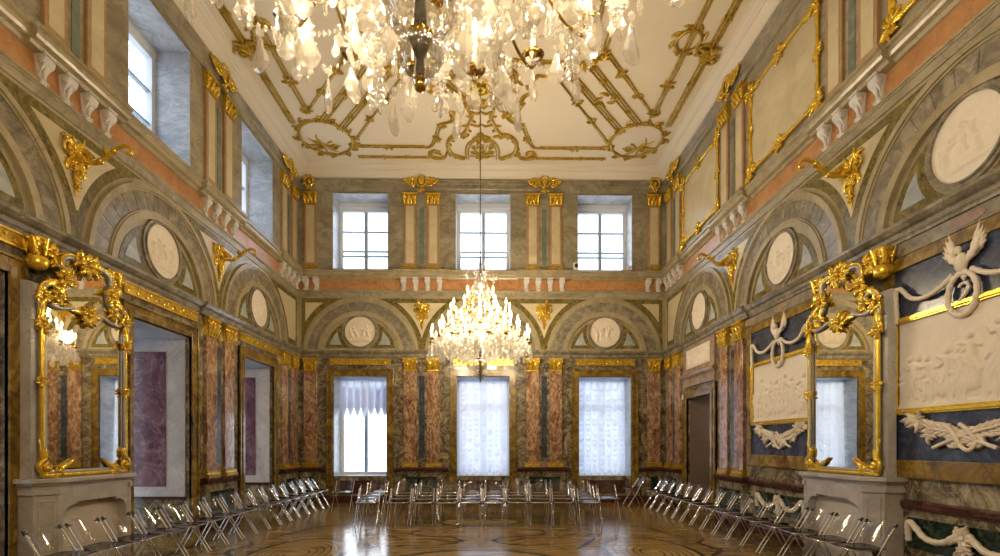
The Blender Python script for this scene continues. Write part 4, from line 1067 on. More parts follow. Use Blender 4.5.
# border
SIDE = {-1: 'purple niche wall', 1: 'blue panel wall'}
for s in (-1, 1):
    m_ = MB()
    for o, r in ((0, .03), (.07, .02), (-.055, .014)): dline(m_, [(s * (4.28 + o), Yn), (s * (4.28 + o), 11.55)], r)
    for y in (5.2, 6.3, 7.4, 8.6, 10.2, 11.2): m_.cluster(s * 4.28, -y, .10, 6, int(y * 3), 0, h=.05)
    m_.cluster(s * 4.28, -9.4, .24, 10, 4, 0, h=.07); m_.scroll(s * 4.15, -9.3, 0, .16, 1.3, .03, .03, s); m_.scroll(s * 4.42, -9.5, PI, .14, 1.3, .03, .03, s)
    cobj('ceiling_border_moulding', m_, 'straight gilt ceiling border running along the ' + SIDE[s])
    m_ = MB()
    for o, r in ((0, .026), (.06, .016)): dline(m_, [(s * 1.35, 12.87 + o), (s * 3.15, 12.87 + o)], r)
    for x in (1.9, 2.5, 3.05): m_.cluster(s * x, -12.88, .09, 6, int(x * 9), 0, h=.04)
    cobj('ceiling_border_moulding', m_, 'straight gilt ceiling border along the end wall on its ' + ('bare window side' if s < 0 else 'doorway wall side'))
    # corner oval
    m_ = MB(); cx, cy = s * 3.72, 12.12
    m_.tube([(cx + .60 * math.cos(a), -.03, -cy + .66 * math.sin(a)) for a in [2 * PI * i / 48 for i in range(48)]], .026, 6, True)
    for k in range(12):
        a = 2 * PI * k / 12 + .2; m_.leaf(cx + .6 * math.cos(a), -cy + .66 * math.sin(a), a + 1.4, .30, .05, .9, .0, .05); m_.scroll(cx + .66 * math.cos(a + .3), -cy + .7 * math.sin(a + .3), a, .11, 1.2, .025, .02, 1 if k % 2 else -1)
    q = math.atan2(-1.0, s)                                   # a spray towards the room's corner
    for k in range(7): m_.leaf(cx + s * .12, -cy - .25, q + (k - 3) * .5, .42, .035, (k - 3) * .5, 0, .04)
    for k in (-1, 1): m_.scroll(cx + s * .1 + k * .2, -cy - .30, PI / 2, .17, 1.3, .022, .02, k)
    cobj('ceiling_corner_cartouche', m_, 'leafy gilt oval in the ceiling corner by the end wall and ' + SIDE[s])
    # end panel
    m_ = MB()
    C1 = [(1.14, 9.98), (1.02, 10.2), (1.04, 10.46), (.86, 10.66), (.80, 11.02), (.57, 11.2), (.64, 11.42), (.90, 11.58), (1.04, 11.96), (1.2, 12.36), (1.40, 12.47)]
    P = smooth_path([(s * x, y) for x, y in C1], 6)
    for o in (0, .065): m_.line([(x + s * o, -y) for x, y in P], .026 - o * .15, .02)
    for o in (0, .06):
        dline(m_, [(s * 1.40, 12.46 - o), (s * 3.1, 12.46 - o)], .022); dline(m_, [(s * 2.95, 12.1 - o), (s * (1.58 - o * .2), 10.1)], .022)
    dline(m_, smooth_path([(s * 3.1, 12.46), (s * 3.22, 12.38), (s * 3.1, 12.28), (s * 3.06, 12.16), (s * 2.95, 12.1)], 5), .026)
    dline(m_, smooth_path([(s * 1.58, 10.1), (s * 1.5, 9.95), (s * 1.3, 10.02), (s * 1.14, 9.98)], 5), .026)
    for x, y, z_ in ((2.3, 12.45, .13), (2.05, 10.75, .14), (2.5, 11.38, .13), (.58, 11.2, .16), (1.03, 10.35, .12), (1.08, 12.1, .14), (3.1, 12.36, .16), (1.52, 10.0, .16), (.85, 10.8, .12), (.9, 11.6, .13)): m_.cluster(s * x, -y, z_, 7, int(x * 31 + y), 0, h=.05)
    cobj('ceiling_panel_moulding', m_, 'curved gilt panel outline on the ceiling by the end wall, ' + SIDE[s] + ' half')
    # side panel
    m_ = MB()
    for o in (0, .07):
        dline(m_, [(s * (3.86 - o), Yn), (s * (3.86 - o), 11.0)], .024); dline(m_, [(s * (2.30 + o), Yn), (s * (2.30 + o), 9.35)], .022)
        dline(m_, [(s * (2.42 + o * .3), 9.48 - o), (s * (3.72 - o * .5), 11.06 - o)], .022)
    dline(m_, smooth_path([(s * 3.86, 11.0), (s * 3.94, 11.12), (s * 3.84, 11.2), (s * 3.76, 11.16), (s * 3.72, 11.06)], 5), .028)
    dline(m_, smooth_path([(s * 2.30, 9.35), (s * 2.2, 9.5), (s * 2.34, 9.56), (s * 2.42, 9.48)], 5), .028)
    for x, y, z_ in ((3.83, 10.25, .17), (3.83, 7.6, .17), (2.8, 9.95, .14), (3.3, 10.55, .13), (2.33, 9.45, .18), (3.8, 11.1, .14), (2.33, 8.4, .13)): m_.cluster(s * x, -y, z_, 8, int(x * 17 + y), 0, h=.05)
    m_.tube([(s * 3.80 + .22 * math.cos(a), -.03, -9.1 + .25 * math.sin(a)) for a in [2 * PI * i / 30 for i in range(30)]], .03, 6, True)
    for k in range(8):
        a = k * PI / 4; m_.leaf(s * 3.80 + .22 * math.cos(a), -9.1 + .25 * math.sin(a), a + .9, .22, .05, .9, 0, .05)
    cobj('ceiling_panel_moulding', m_, 'long gilt panel outline on the ceiling beside the ' + SIDE[s])
    # double diagonal bars from the corner oval to the middle frame
    m_ = MB()
    for (a, b) in (((1.70, 9.85), (3.3, 11.82)), ((2.10, 9.66), (3.62, 11.52))):
        for o in (-.045, 0, .045):
            dline(m_, [(s * (a[0] + o), a[1] - o), (s * (b[0] + o), b[1] - o)], .022 if o else .016)
        for k in (.25, .5, .75): m_.cluster(s * (a[0] + (b[0] - a[0]) * k), -(a[1] + (b[1] - a[1]) * k), .09, 6, int(40 * k), 0, h=.05)
        m_.cluster(s * a[0], -a[1], .22, 8, 3, 0, h=.07)
    cx, cy = s * 2.66, 10.68
    for k in range(5): m_.leaf(cx + .1 * math.cos(k * 1.26), -cy + .1 * math.sin(k * 1.26), k * 1.26 + 1, .24, .05, 1.2, 0, .05)
    cobj('ceiling_diagonal_bars', m_, 'pair of diagonal gilt ceiling bars running towards the ' + SIDE[s] + ' corner')
m_ = MB()
for s in (-1, 1):
    for o in (0, .06):
        dline(m_, [(s * 1.62, 9.68 - o), (s * .75, 9.68 - o)], .022); dline(m_, [(s * (2.05 + o), 9.5), (s * (2.05 + o), Yn)], .022)
    m_.cluster(s * 1.2, -9.66, .1, 6, 4, 0, h=.05); m_.cluster(s * .72, -9.66, .15, 7, 6, 0, h=.05)
cobj('ceiling_middle_frame', m_, 'straight gilt frame around the middle of the ceiling')
m_ = MB()
P = smooth_path([(-.72, 9.95), (-.70, 10.25), (-.45, 10.58), (-.18, 10.78), (0, 10.84), (.18, 10.78), (.45, 10.58), (.70, 10.25), (.72, 9.95)], 6)
m_.line(CP(P), .045, .03); m_.line([(x * .9, -y + .08) for x, y in P], .024, .02)
for s in (-1, 1):
    m_.scroll(s * .60, -9.98, 0, .13, 1.4, .035, .03, s); m_.scroll(s * .30, -10.86, PI / 2, .1, 1.3, .03, .03, s)
    for k in range(6):
        x, y = P[4 + k * 4] if s < 0 else P[-5 - k * 4]; m_.leaf(x, -y, -PI / 2 + s * .4 + k * .1, .22, .055, s * 1.0, 0, .06)
m_.cluster(0, -10.82, .17, 8, 2, 0, h=.07)
cobj('ceiling_garland_arc', m_, 'curved gilt garland around the far chandelier rosette')
m_ = MB()
for s in (-1, 1):
    P = smooth_path([(s * .20, 10.85), (s * .28, 11.05), (s * .2, 11.25), (s * .28, 11.5), (s * .36, 11.75), (s * .5, 11.95)], 6); m_.line(CP(P), .038, .03)
    for k in range(0, len(P), 4): m_.leaf(P[k][0], -P[k][1], -PI / 2 + s * (1.2 if k % 8 else -1.2), .16, .04, s * .6, 0, .05)
for y in (11.12, 11.55): m_.line(CP(smooth_path([(-.24, y), (-.1, y + .06), (0, y), (.1, y + .06), (.24, y)], 5)), .026, .02)
cobj('ceiling_scroll_column', m_, 'pair of wavy gilt scrolls between rosette and shell cartouche')
m_ = MB()
for s in (-1, 1):
    P = smooth_path([(s * .46, 12.9), (s * .75, 12.72), (s * .84, 12.4), (s * .78, 12.1), (s * .58, 11.92), (s * .42, 12.02)], 6); m_.line(CP(P), .05, .03)
    P2 = smooth_path([(s * .84, 12.55), (s * .96, 12.85), (s * 1.2, 12.9), (s * 1.34, 12.76), (s * 1.24, 12.6), (s * 1.12, 12.66)], 6); m_.line(CP(P2), .04, .03)
    P3 = smooth_path([(s * .42, 12.9), (s * .40, 12.5), (s * .28, 12.2), (0, 12.05)], 6); m_.line(CP(P3), .03, .02); m_.line([(x * .84, -(y + .04)) for x, y in P3], .018, .02)
    for k in range(0, len(P), 3): m_.leaf(P[k][0], -P[k][1], math.atan2(0, s) - s * (.7 * k / 6), .17, .05, .9, 0, .06)
    for k in range(2, len(P2), 4): m_.leaf(P2[k][0], -P2[k][1], -PI / 2 + s * k * .2, .16, .045, .9, 0, .05)
for k in range(9): m_.line([(0.06 * math.cos(PI * k / 8), -12.86 + .06 * math.sin(PI * k / 8)), (.32 * math.cos(PI * k / 8), -12.8 + .5 * math.sin(PI * k / 8))], .016, .02)
m_.cluster(0, -12.05, .22, 10, 8, 0, h=.09); m_.cluster(0, -12.8, .2, 9, 9, 0, h=.06)
for k in range(6): m_.scroll(-.2 + .4 * (k % 3) / 2, -12.42 - .22 * (k // 3), k, .09, 1.2, .02, .02, 1 if k % 2 else -1)
cobj('ceiling_shell_cartouche', m_, 'gilt shell cartouche with C scrolls above the middle end window')
for y, lab in ((10.35, 'round gilt ceiling rosette holding the far chandelier rod'), (1.92, 'round gilt ceiling rosette above the nearest chandelier')):
    m_ = MB(); m_.ring(0, 0, .20, .25, 0, .05, 32); m_.ring(0, 0, .05, .1, 0, .08, 24)
    for k in range(12): m_.leaf(.09 * math.cos(k * PI / 6), .09 * math.sin(k * PI / 6), k * PI / 6, .17, .05, .2, .0, .06)
    o = obj('ceiling_rosette', m_, 'gold', loc=(XC, y, ZC), rot=CROT); tag(o, lab, 'ceiling ornament', 'chandelier rosettes')

# ------------------------------------------------------------------ chandeliers
def drop_mb(L, W):
    m_ = MB(); n = 8
    prof = [(.004, 0), (W * .30, -L * .10), (W * .42, -L * .3), (W * .95, -L * .62), (W, -L * .74), (W * .7, -L * .9), (.004, -L)]
    k = len(prof); vs = []
    for r, z in prof:
        for j in range(n):
            a = 2 * PI * j / n; vs.append((r * math.cos(a), r * .42 * math.sin(a), z))
    m_.add(vs, [(i * n + j, i * n + (j + 1) % n, (i + 1) * n + (j + 1) % n, (i + 1) * n + j) for i in range(k - 1) for j in range(n)])
    m_.octa((0, 0, L * .14), W * .45, L * .13)
    return m_
def flower(mb, c, r, rg):
    for k in range(8):
        a = k * PI / 4 + rg.uniform(-.2, .2); t = rg.uniform(-.5, .9)
        p = (c[0] + r * math.cos(a) * math.cos(t), c[1] + r * math.sin(a) * math.cos(t), c[2] + r * math.sin(t))
        q = ((c[0] * 2 + p[0]) / 3, (c[1] * 2 + p[1]) / 3, (c[2] * 2 + p[2]) / 3)
        dx, dy = -math.sin(a) * r * .26, math.cos(a) * r * .26
        m2 = ((c[0] + p[0] * 2) / 3, (c[1] + p[1] * 2) / 3, (c[2] + p[2] * 2) / 3 + r * .1)
        mb.add([c, (m2[0] + dx, m2[1] + dy, m2[2]), p, (m2[0] - dx, m2[1] - dy, m2[2]), (m2[0], m2[1], m2[2] - r * .18)], [(0, 1, 2, 3), (0, 4, 1), (1, 4, 2), (2, 4, 3), (3, 4, 0)])
DR = drop_mb(.15, .045); DR_ = drop_mb(.10, .03)
TIERS = [(18, 1.00, .80, .80, 0.0, .30), (14, .78, 1.02, 1.10, .5, .5), (12, .60, 1.32, 1.42, 0.0, .9), (6, .30, 1.62, 1.85, .5, 1.4)]   # count, radius, z of pan, candle foot, phase, z at stem
def chandelier(loc, label, rod_top, low_drop):
    t = thing('crystal_chandelier', label, 'chandelier', loc, (0, 0, 0), 'crystal chandeliers')
    m_ = MB(); m_.tube([(0, 0, 2.55), (0, 0, rod_top)], .011, 6); obj('suspension_rod', m_, 'rope', t)
    m_ = MB(); m_.lathe([(.004, 0), (.019, .007), (.023, .02), (.012, .034), (.018, .04), (.021, .05), (.012, .056)], 16); obj('ball_finial', m_, 'brass', t)
    m_ = MB(); m_.lathe([(.014, .056), (.018, .08), (.015, .12), (.026, .15), (.034, .175), (.024, .19), (.018, .23), (.026, .25), (.02, .36), (.04, .42), (.046, .455), (.026, .47),
                         (.024, .5), (.03, .8), (.022, 1.2), (.04, 1.26), (.02, 1.3), (.024, 1.7), (.04, 1.75), (.018, 1.8), (.016, 2.3), (.03, 2.4), (.012, 2.56)], 14); obj('stem', m_, 'steel', t)['label'] = 'dark steel stem'
    m_ = MB(); m_.lathe([(.04, .192), (.046, .20), (.04, .212), (.046, .222), (.026, .228)], 18); obj('collar', m_, 'brass', t)
    m_ = MB(); m_.lathe([(.07, .47), (.09, .485), (.07, .505), (.03, .51)], 18); obj('collar', m_, 'brass', t)
    m_ = MB(); m_.lathe([(.015, .052), (.045, .066), (.072, .098), (.088, .138), (.086, .165), (.055, .188), (.02, .194)], 60, flute=.04, fk=20); obj('glass_bowl', m_, 'bowlglass', t)
    m_ = MB(); m_.lathe([(.045, .228), (.10, .245), (.138, .30), (.15, .36), (.135, .42), (.085, .46), (.045, .472)], 60, flute=.04, fk=20); obj('glass_bowl', m_, 'bowlglass', t)
    m_ = MB(); m_.lathe([(.03, 1.9), (.09, 1.96), (.11, 2.02), (.09, 2.08), (.04, 2.12), (.05, 2.2), (.07, 2.26), (.03, 2.32), (.02, 2.5)], 24, flute=.06, fk=12); obj('glass_baluster', m_, 'bowlglass', t)
    for R, z in ((.36, .94), (.34, 1.16), (.28, 1.46), (.1, 1.76)):
        m_ = MB(); m_.tube([(R * math.cos(a), R * math.sin(a), z) for a in [2 * PI * i / 40 for i in range(40)]], .014, 6, True); obj('hoop', m_, 'brass', t)
    tips = []
    arm0 = {}
    for ti, (n, R, zp, zc, ph, zs) in enumerate(TIERS):
        a_ = MB()
        r0 = [.36, .34, .28, .10][ti]
        P = smooth_path([(r0, 0, zp + .14), (r0 + (R - r0) * .3, 0, zp + .10), (r0 + (R - r0) * .62, 0, zp - .07), (R * .93, 0, zp - .09), (R * 1.02, 0, zp - .03), (R, 0, zp)], 6)
        a_.tube(P, .0085, 6); a_.tube(smooth_path([(P[8][0], 0, P[8][2]), (P[8][0] + .08, 0, P[8][2] + .09), (P[8][0] + .03, 0, P[8][2] + .14), (P[8][0] - .02, 0, P[8][2] + .1)], 4), .006, 5)
        pan = MB(); pan.lathe([(.012, -.01), (.05, .0), (.062, .015), (.05, .012), (.02, .02), (.024, .05), (.015, .055)], 12)
        can = MB(); can.lathe([(.014, .05), (.014, .19), (.012, .195)], 8)
        fl = MB(); fl.lathe([(.004, .195), (.016, .215), (.021, .24), (.015, .275), (.002, .315)], 8)
        for k in range(n):
            th = 2 * PI * (k + ph) / n
            if ti not in arm0:
                o = obj('arm', a_, 'brass', t, rot=(0, 0, th)); arm0[ti] = o
                obj('drip_pan', pan, 'brass', o, loc=(R, 0, zp)); obj('candle', can, 'candlewax', o, loc=(R, 0, zp)); obj('flame', fl, 'flame', o, loc=(R, 0, zp))
            else:
                o = arm0[ti].copy(); COL.objects.link(o); o.rotation_euler = (0, 0, th)
                for ch in list(arm0[ti].children):
                    c = ch.copy(); COL.objects.link(c); c.parent = o
            tips.append((R, th, zp))
    # large pendants hung below the drip pans and along the rim
    rg = random.Random(9)
    d0 = obj('crystal_pendant', DR, 'crystal', t); first = True; cnt = 0
    spots = []
    for R, th, zp in tips:
        spots.append((R * 1.0, th, zp - .06, 1.0))
        if R > .7: spots.append((R * 1.04, th + .11, zp - .14, 1.25)); spots.append((R * .80, th + .05, zp - .22, 1.1))
    for R, th, z, s in spots[:100]:
        c = d0 if first else d0.copy()
        if not first: COL.objects.link(c)
        first = False
        c.location = (R * math.cos(th), R * math.sin(th), z); c.rotation_euler = (0, 0, th + rg.uniform(-1.2, 1.2)); c.scale = (s, s, s * rg.uniform(.9, 1.25))
    # bunches of crystal flowers and flat leaves hanging under the rim
    cl = MB(); rq = random.Random(4)
    for k in range(7):
        zz = -.03 - .035 * k; w = .055 * (1 - .06 * k)
        for j in range(2): flower(cl, (rq.uniform(-1, 1) * w * .6, rq.uniform(-1, 1) * w * .6, zz), w * rq.uniform(.8, 1.1), rq)
    for k in range(5):
        aa = k * 1.26; cl.T = Matrix.Translation((.035 * math.cos(aa), .035 * math.sin(aa), -.20 - .02 * (k % 2))) @ Matrix.Rotation(aa, 4, 'Z') @ Matrix.Scale(.62, 4); cl.add(DR.v, DR.f); cl.T = None
    c0 = obj('crystal_bunch', cl, 'crystal', t); first = True
    for n_, R_, z_, s_ in ((18, .98, .82, .8), (14, .82, .84, .85), (11, .64, .85, .8), (7, .46, .88, .75), (12, .70, 1.02, .8), (10, .5, 1.30, .7)):
        for k in range(n_):
            th = 2 * PI * (k + rq.uniform(-.25, .25) + .5) / n_; c = c0 if first else c0.copy()
            if not first: COL.objects.link(c)
            first = False; rr_ = R_ * rq.uniform(.94, 1.05); sc_ = s_ * rq.uniform(.85, 1.2)
            c.location = (rr_ * math.cos(th), rr_ * math.sin(th), z_ + rq.uniform(-.05, .05)); c.rotation_euler = (rq.uniform(-.1, .1), rq.uniform(-.1, .1), rq.uniform(0, 6.28)); c.scale = (sc_, sc_, sc_)
    # bead garlands, leaf sprays and rosettes nobody could count
    b_ = MB()
    def strand(p, q, sag, n, r=.011, drops=0):
        for i in range(n + 1):
            u = i / n; x, y, z = (p[j] + (q[j] - p[j]) * u for j in range(3)); z -= sag * 4 * u * (1 - u)
            b_.octa((x, y, z), r * rg.uniform(.8, 1.4), r * 1.6)
    n0, R0, z0 = TIERS[0][0], TIERS[0][1], TIERS[0][2]
    for k in range(n0):
        a, a2 = 2 * PI * k / n0, 2 * PI * (k + 1) / n0
        strand((R0 * math.cos(a), R0 * math.sin(a), z0), (R0 * math.cos(a2), R0 * math.sin(a2), z0), .14, 9)
        strand((R0 * math.cos(a), R0 * math.sin(a), z0 - .03), (.14 * math.cos(a), .14 * math.sin(a), .48), .10, 20)
        strand((.36 * math.cos(a), .36 * math.sin(a), .94), (.8 * math.cos(a), .8 * math.sin(a), .98), .1, 10)
        strand((.6 * math.cos(a), .6 * math.sin(a), 1.26), (.8 * math.cos(a), .8 * math.sin(a), .92), .06, 9)
        strand((.3 * math.cos(a), .3 * math.sin(a), 1.74), (.6 * math.cos(a), .6 * math.sin(a), 1.3), .10, 10)
        strand((.05 * math.cos(a), .05 * math.sin(a), 2.3), (.3 * math.cos(a), .3 * math.sin(a), 1.78), .12, 10)
    def put(drop, x, y, z, s):
        b_.T = Matrix.Translation((x, y, z)) @ Matrix.Rotation(rg.uniform(0, 6.28), 4, 'Z') @ Matrix.Scale(s, 4)
        b_.add(drop.v, drop.f); b_.T = None
    for k in range(380):
        lay = rg.random(); th = rg.uniform(0, 2 * PI)
        if lay < .50: R, z = rg.uniform(.42, 1.0), 0; z = .52 + .22 * R + rg.uniform(-.06, .14)
        elif lay < .75: R = rg.uniform(.4, .78); z = .85 + rg.uniform(-.2, .15)
        elif lay < .9: R = rg.uniform(.25, .6); z = 1.25 + rg.uniform(-.15, .15)
        else: R = rg.uniform(.1, .32); z = 1.75 + rg.uniform(-.25, .35)
        x, y = R * math.cos(th), R * math.sin(th)
        if k % 3 == 0: flower(b_, (x, y, z), rg.uniform(.04, .065), rg)
        else: put(DR_ if k % 2 else DR, x, y, z, rg.uniform(.8, 1.3) )
    for k in range(10):                                        # the feathery spray near the top
        a = k * PI / 5; P = [(.03 * math.cos(a), .03 * math.sin(a), 2.0), (.18 * math.cos(a), .18 * math.sin(a), 2.3), (.3 * math.cos(a), .3 * math.sin(a), 2.34), (.34 * math.cos(a), .34 * math.sin(a), 2.2)]
        b_.tube(smooth_path(P, 4), .006, 4); put(DR_, P[3][0], P[3][1], 2.18, .9); flower(b_, P[2], .04, rg)
    o = obj('crystal_strands', b_, 'crystal', t); o['kind'] = 'stuff'; o['label'] = 'dense crystal garlands and leaf sprays'
    # the light its candles give
    for k in range(6):
        a = k * PI / 3 + .26
        L = bpy.data.lights.new('candlelight', 'POINT'); L.energy = CAND; L.color = (1.0, .82, .57); L.shadow_soft_size = .12
        lo = bpy.data.objects.new('candlelight', L); COL.objects.link(lo); lo.parent = t; lo.location = (.86 * math.cos(a), .86 * math.sin(a), 1.02 + .22 * (k % 2))
    L = bpy.data.lights.new('candlelight', 'POINT'); L.energy = CAND * 1.2; L.color = (1.0, .82, .57); L.shadow_soft_size = .12
    lo = bpy.data.objects.new('candlelight', L); COL.objects.link(lo); lo.parent = t; lo.location = (.33, 0, 1.62)
    return t
CAND = 80.0
chandelier((XC, 10.35, 2.84), 'lit crystal chandelier seen whole in front of the middle end window', ZC - 2.84, 1.0)
chandelier((XC - .035, 1.92, 2.89), 'huge near chandelier at the top edge, glass bowls and ball finial visible', ZC - 2.89, 1.0)

# ------------------------------------------------------------------ chairs (front = local -y)
def chair_proto(label):
    t = thing('folding_chair', label, 'chair')
    hw = .207
    for s in (-1, 1):
        m_ = MB(); m_.tube([(s * hw, .23, .70), (s * hw, .21, .675), (s * hw, -.20, .012), (s * hw, -.212, 0.004)], .0115, 8); obj('side_frame', m_, 'chrome', t)
        m_ = MB(); x = s * (hw - .032); m_.tube([(x, .02, .405), (x, .235, .012), (x, .243, .004)], .0085, 8); obj('rear_leg', m_, 'chrome', t)
        m_ = MB(); m_.T = Matrix.Translation((s * (hw - .016), .03, .408)) @ Matrix.Rotation(PI / 2, 4, 'Y')
        m_.lathe([(.006, -.022), (.034, -.022), (.038, -.016), (.038, .016), (.034, .022), (.006, .022)], 14); m_.T = None; obj('pivot_disc', m_, 'blackplastic', t)
        m_ = MB(); m_.tube([(s * hw, .212, .672), (s * hw, .236, .712)], .0155, 8); m_.tube([(s * hw, .222, .692), (s * (hw - .05), .226, .688)], .008, 6); obj('tube_cap', m_, 'blackplastic', t)
    # seat: rounded, slightly dished slab in a chrome rim
    def rr(hx, y0, y1, r, n=5):
        P = []
        for cx, cy, a0 in ((hx - r, y0 + r, -PI / 2), (hx - r, y1 - r, 0), (-hx + r, y1 - r, PI / 2), (-hx + r, y0 + r, PI)):
            P += [(cx + r * math.cos(a0 + PI / 2 * i / n), cy + r * math.sin(a0 + PI / 2 * i / n)) for i in range(n + 1)]
        return P
    m_ = MB(); P = rr(.181, -.225, .17, .05); n = len(P)
    vs = [(x, y, .438) for x, y in P] + [(x, y, .446) for x, y in P] + [(x * .6, y * .6 - .01, .430) for x, y in P] + [(x * .6, y * .6 - .01, .422) for x, y in P]
    m_.add(vs, [(i, (i + 1) % n, n + (i + 1) % n, n + i) for i in range(n)] + [(n + i, n + (i + 1) % n, 2 * n + (i + 1) % n, 2 * n + i) for i in range(n)] + [tuple(range(2 * n, 3 * n))]
           + [((i + 1) % n, i, 3 * n + i, 3 * n + (i + 1) % n) for i in range(n)] + [tuple(range(4 * n - 1, 3 * n - 1, -1))], True)
    obj('seat', m_, 'smoke', t)['label'] = 'smoked clear seat'
    m_ = MB(); m_.tube([(x, y, .436) for x, y in rr(.189, -.233, .178, .055)], .0075, 6, True); m_.tube([(-.2, .03, .408), (.2, .03, .408)], .008, 6); obj('seat_rim', m_, 'chrome', t)
    # back: a clear sheet curved in plan, tall rounded top corners
    m_ = MB(); nx, nz = 14, 9
    vs = []
    for lay in (0, .005):
        for j in range(nz + 1):
            q = j / nz
            for i in range(nx + 1):
                u = -1 + 2 * i / nx; z = .47 + .27 * q
                ex = 1 - .26 * max(0, (q - .55) / .45) ** 2.2
                x = u * .197 * ex
                y = .085 + (z - .47) * .56 + .055 * (1 - u * u) + lay
                vs.append((x, y, z))
    K = (nx + 1) * (nz + 1); W_ = nx + 1
    fs = [(j * W_ + i, j * W_ + i + 1, (j + 1) * W_ + i + 1, (j + 1) * W_ + i) for j in range(nz) for i in range(nx)]
    fs += [tuple(K + k for k in f[::-1]) for f in fs]
    rim = [i for i in range(nx + 1)] + [j * W_ + nx for j in range(1, nz + 1)] + [nz * W_ + i for i in range(nx - 1, -1, -1)] + [j * W_ for j in range(nz - 1, 0, -1)]
    fs += [(rim[i], rim[(i + 1) % len(rim)], K + rim[(i + 1) % len(rim)], K + rim[i]) for i in range(len(rim))]
    m_.add(vs, fs, True); obj('backrest', m_, 'acrylic', t)['label'] = 'clear curved backrest'
    return t
NUM = ['first', 'second', 'third', 'fourth', 'fifth', 'sixth', 'seventh', 'eighth', 'ninth', 'tenth', 'eleventh', 'twelfth', 'thirteenth', 'fourteenth', 'fifteenth', 'sixteenth', 'seventeenth', 'eighteenth']
PROTO = None
rg = random.Random(77)
def put_chair(x, y, rz, label, group):
    global PROTO
    loc, rot = (x, y, .006), (0, 0, rz)
    if PROTO is None:
        PROTO = chair_proto(label); PROTO.location = loc; PROTO.rotation_euler = rot; PROTO['group'] = group
    else: dup(PROTO, loc, rot, label, group)
for k in range(16):
    put_chair(-4.27, 5.13 + .492 * k, PI / 2 + rg.uniform(-.03, .03), 'clear folding chair along the purple niche wall, %s counted from the near end' % NUM[k], 'chairs along the purple niche wall')
for k in range(15):
    put_chair(4.0, 5.42 + .492 * k, -PI / 2 + rg.uniform(-.03, .03), 'clear folding chair along the blue panel wall, %s counted from the near end' % NUM[k], 'chairs along the blue panel wall')
ROWS = [(9.72, 'front row', [-2.45, -1.83, -1.35, -.88, -.43, .02, .48, .95, 1.40, 1.90]),
        (10.42, 'second row', [-2.55, -1.90, -1.38, -.90, -.42, .06, .54, 1.02, 1.50, 1.98, 2.46]),
        (11.12, 'third row', [-2.60, -1.95, -1.42, -.93, -.44, .05, .54, 1.03, 1.52, 2.02]),
        (11.82, 'back row', [-3.52, -2.72, -2.05, -1.50, -.98, -.46, .06, .58, 1.10, 1.62, 2.12])]
for y, nm, xs in ROWS:
    for k, x in enumerate(xs):
        put_chair(x + rg.uniform(-.02, .02), y + .2 + rg.uniform(-.03, .03), rg.uniform(-.06, .06), 'clear folding chair in the centre block, %s, %s from the left' % (nm, NUM[k]), 'chairs in rows before the end wall')
put_chair(3.62, 12.86, -PI / 2 + .1, 'lone clear folding chair turned sideways in the corner past the doorway', 'chairs along the blue panel wall')

# ------------------------------------------------------------------ small things on the upper ledge
t = thing('security_camera', 'small white security camera with black face on the upper ledge', 'camera', (BB[2] - .80, D - .11, 6.236))
m_ = MB(); m_.box(-.07, .07, -.03, .08, 0, .20); obj('housing', m_, 'whiteplastic', t, bevel=.015)
m_ = MB(); m_.ball((0, -.03, .11), (.045, .02, .06), 14, 10); obj('lens', m_, 'blackplastic', t)
m_ = MB(); m_.lathe([(.06, 0), (.07, .02), (.03, .04), (.03, .06), (.075, .075), (.07, .10), (.02, .11)], 16)
tag(obj('ledge_lamp', m_, 'plaster', loc=(BB[2] + .62, D - .10 + .0, 6.236)), 'small pale round fitting on the upper ledge near the doorway wall', 'fitting')

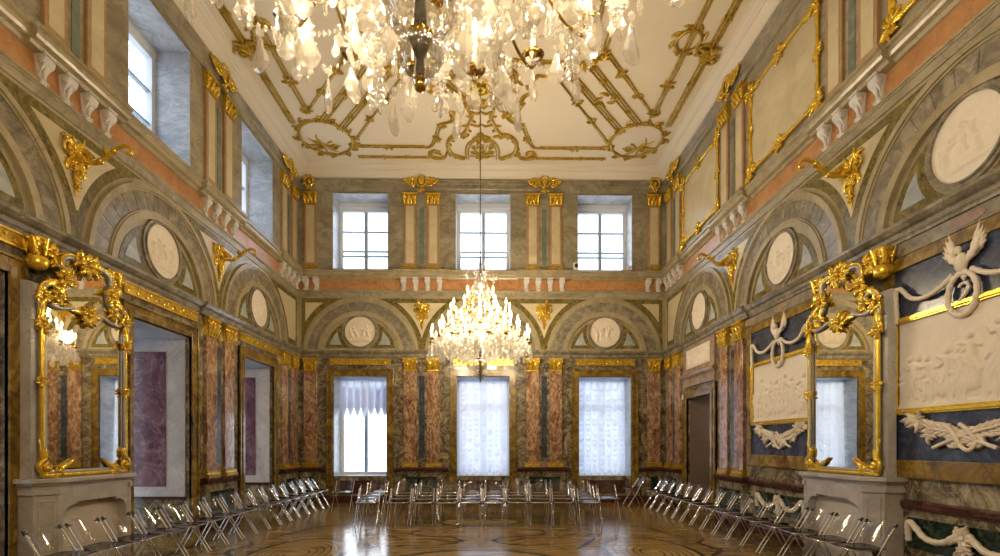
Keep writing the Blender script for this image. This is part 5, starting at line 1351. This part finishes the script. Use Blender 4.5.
# ------------------------------------------------------------------ outside, daylight, camera
m_ = MB(); m_.box(-200, 200, -200, 400, -9.2, -9.0)
plain('snow', S(214, 218, 224), .8, var=.05, scale=.1)
struct('ground', m_, 'snow')
W = bpy.data.worlds.new('world'); SC.world = W; W.use_nodes = True
nt = W.node_tree; nt.nodes.clear()
out = nt.nodes.new('ShaderNodeOutputWorld'); bg = nt.nodes.new('ShaderNodeBackground')
tc = nt.nodes.new('ShaderNodeTexCoord'); sp = nt.nodes.new('ShaderNodeSeparateXYZ'); nt.links.new(tc.outputs['Generated'], sp.inputs[0])
cr = ramp(nt, sp.outputs['Z'], [(0.0, (.84, .89, .95, 1)), (0.25, (.87, .93, 1.0, 1)), (1.0, (.72, .85, 1.0, 1))])
nt.links.new(cr, bg.inputs[0]); bg.inputs[1].default_value = 4.2
nt.links.new(bg.outputs[0], out.inputs[0])
def portal(loc, rot, sx, sy):
    L = bpy.data.lights.new('window_daylight', 'AREA'); L.shape = 'RECTANGLE'; L.size = sx; L.size_y = sy; L.cycles.is_portal = True
    o = bpy.data.objects.new('window_daylight', L); COL.objects.link(o); o.location = loc; o.rotation_euler = rot
for b in BB:
    portal((b, D + RV + .03, (LWIN_Z0 + LWIN_Z1) / 2), (-PI / 2, 0, 0), 1.5, 2.8); portal((b, D + RV + .03, (UWIN_Z0 + UWIN_Z1) / 2), (-PI / 2, 0, 0), 1.5, 2.2)
for b in BL:
    portal((XL - RV - .03, b, (UWIN_Z0 + UWIN_Z1) / 2), (PI / 2, 0, -PI / 2), 1.5, 2.2)
    portal((XL - 1.80, b, LWIN_Z1 / 2), (PI / 2, 0, -PI / 2), 1.5, 3.5)
cam = bpy.data.cameras.new('camera'); co = bpy.data.objects.new('camera', cam); COL.objects.link(co)
co.location = (0, 0, EYE); co.rotation_euler = (PI / 2, 0, -math.radians(.92))
cam.sensor_width = 36; cam.lens = 36 * 505 / 1000; cam.shift_y = .167; cam.clip_start = .05; cam.clip_end = 1000
SC.camera = co
vs_ = SC.view_settings
vs_.view_transform = 'Standard'; vs_.look = 'None'; vs_.gamma = 1; vs_.use_curve_mapping = False; vs_.exposure = 0.06
SC.cycles.max_bounces = 10; SC.cycles.diffuse_bounces = 5; SC.cycles.glossy_bounces = 4; SC.cycles.transparent_max_bounces = 24; SC.cycles.sample_clamp_indirect = 6.0
SC.cycles.caustics_reflective = False; SC.cycles.caustics_refractive = False
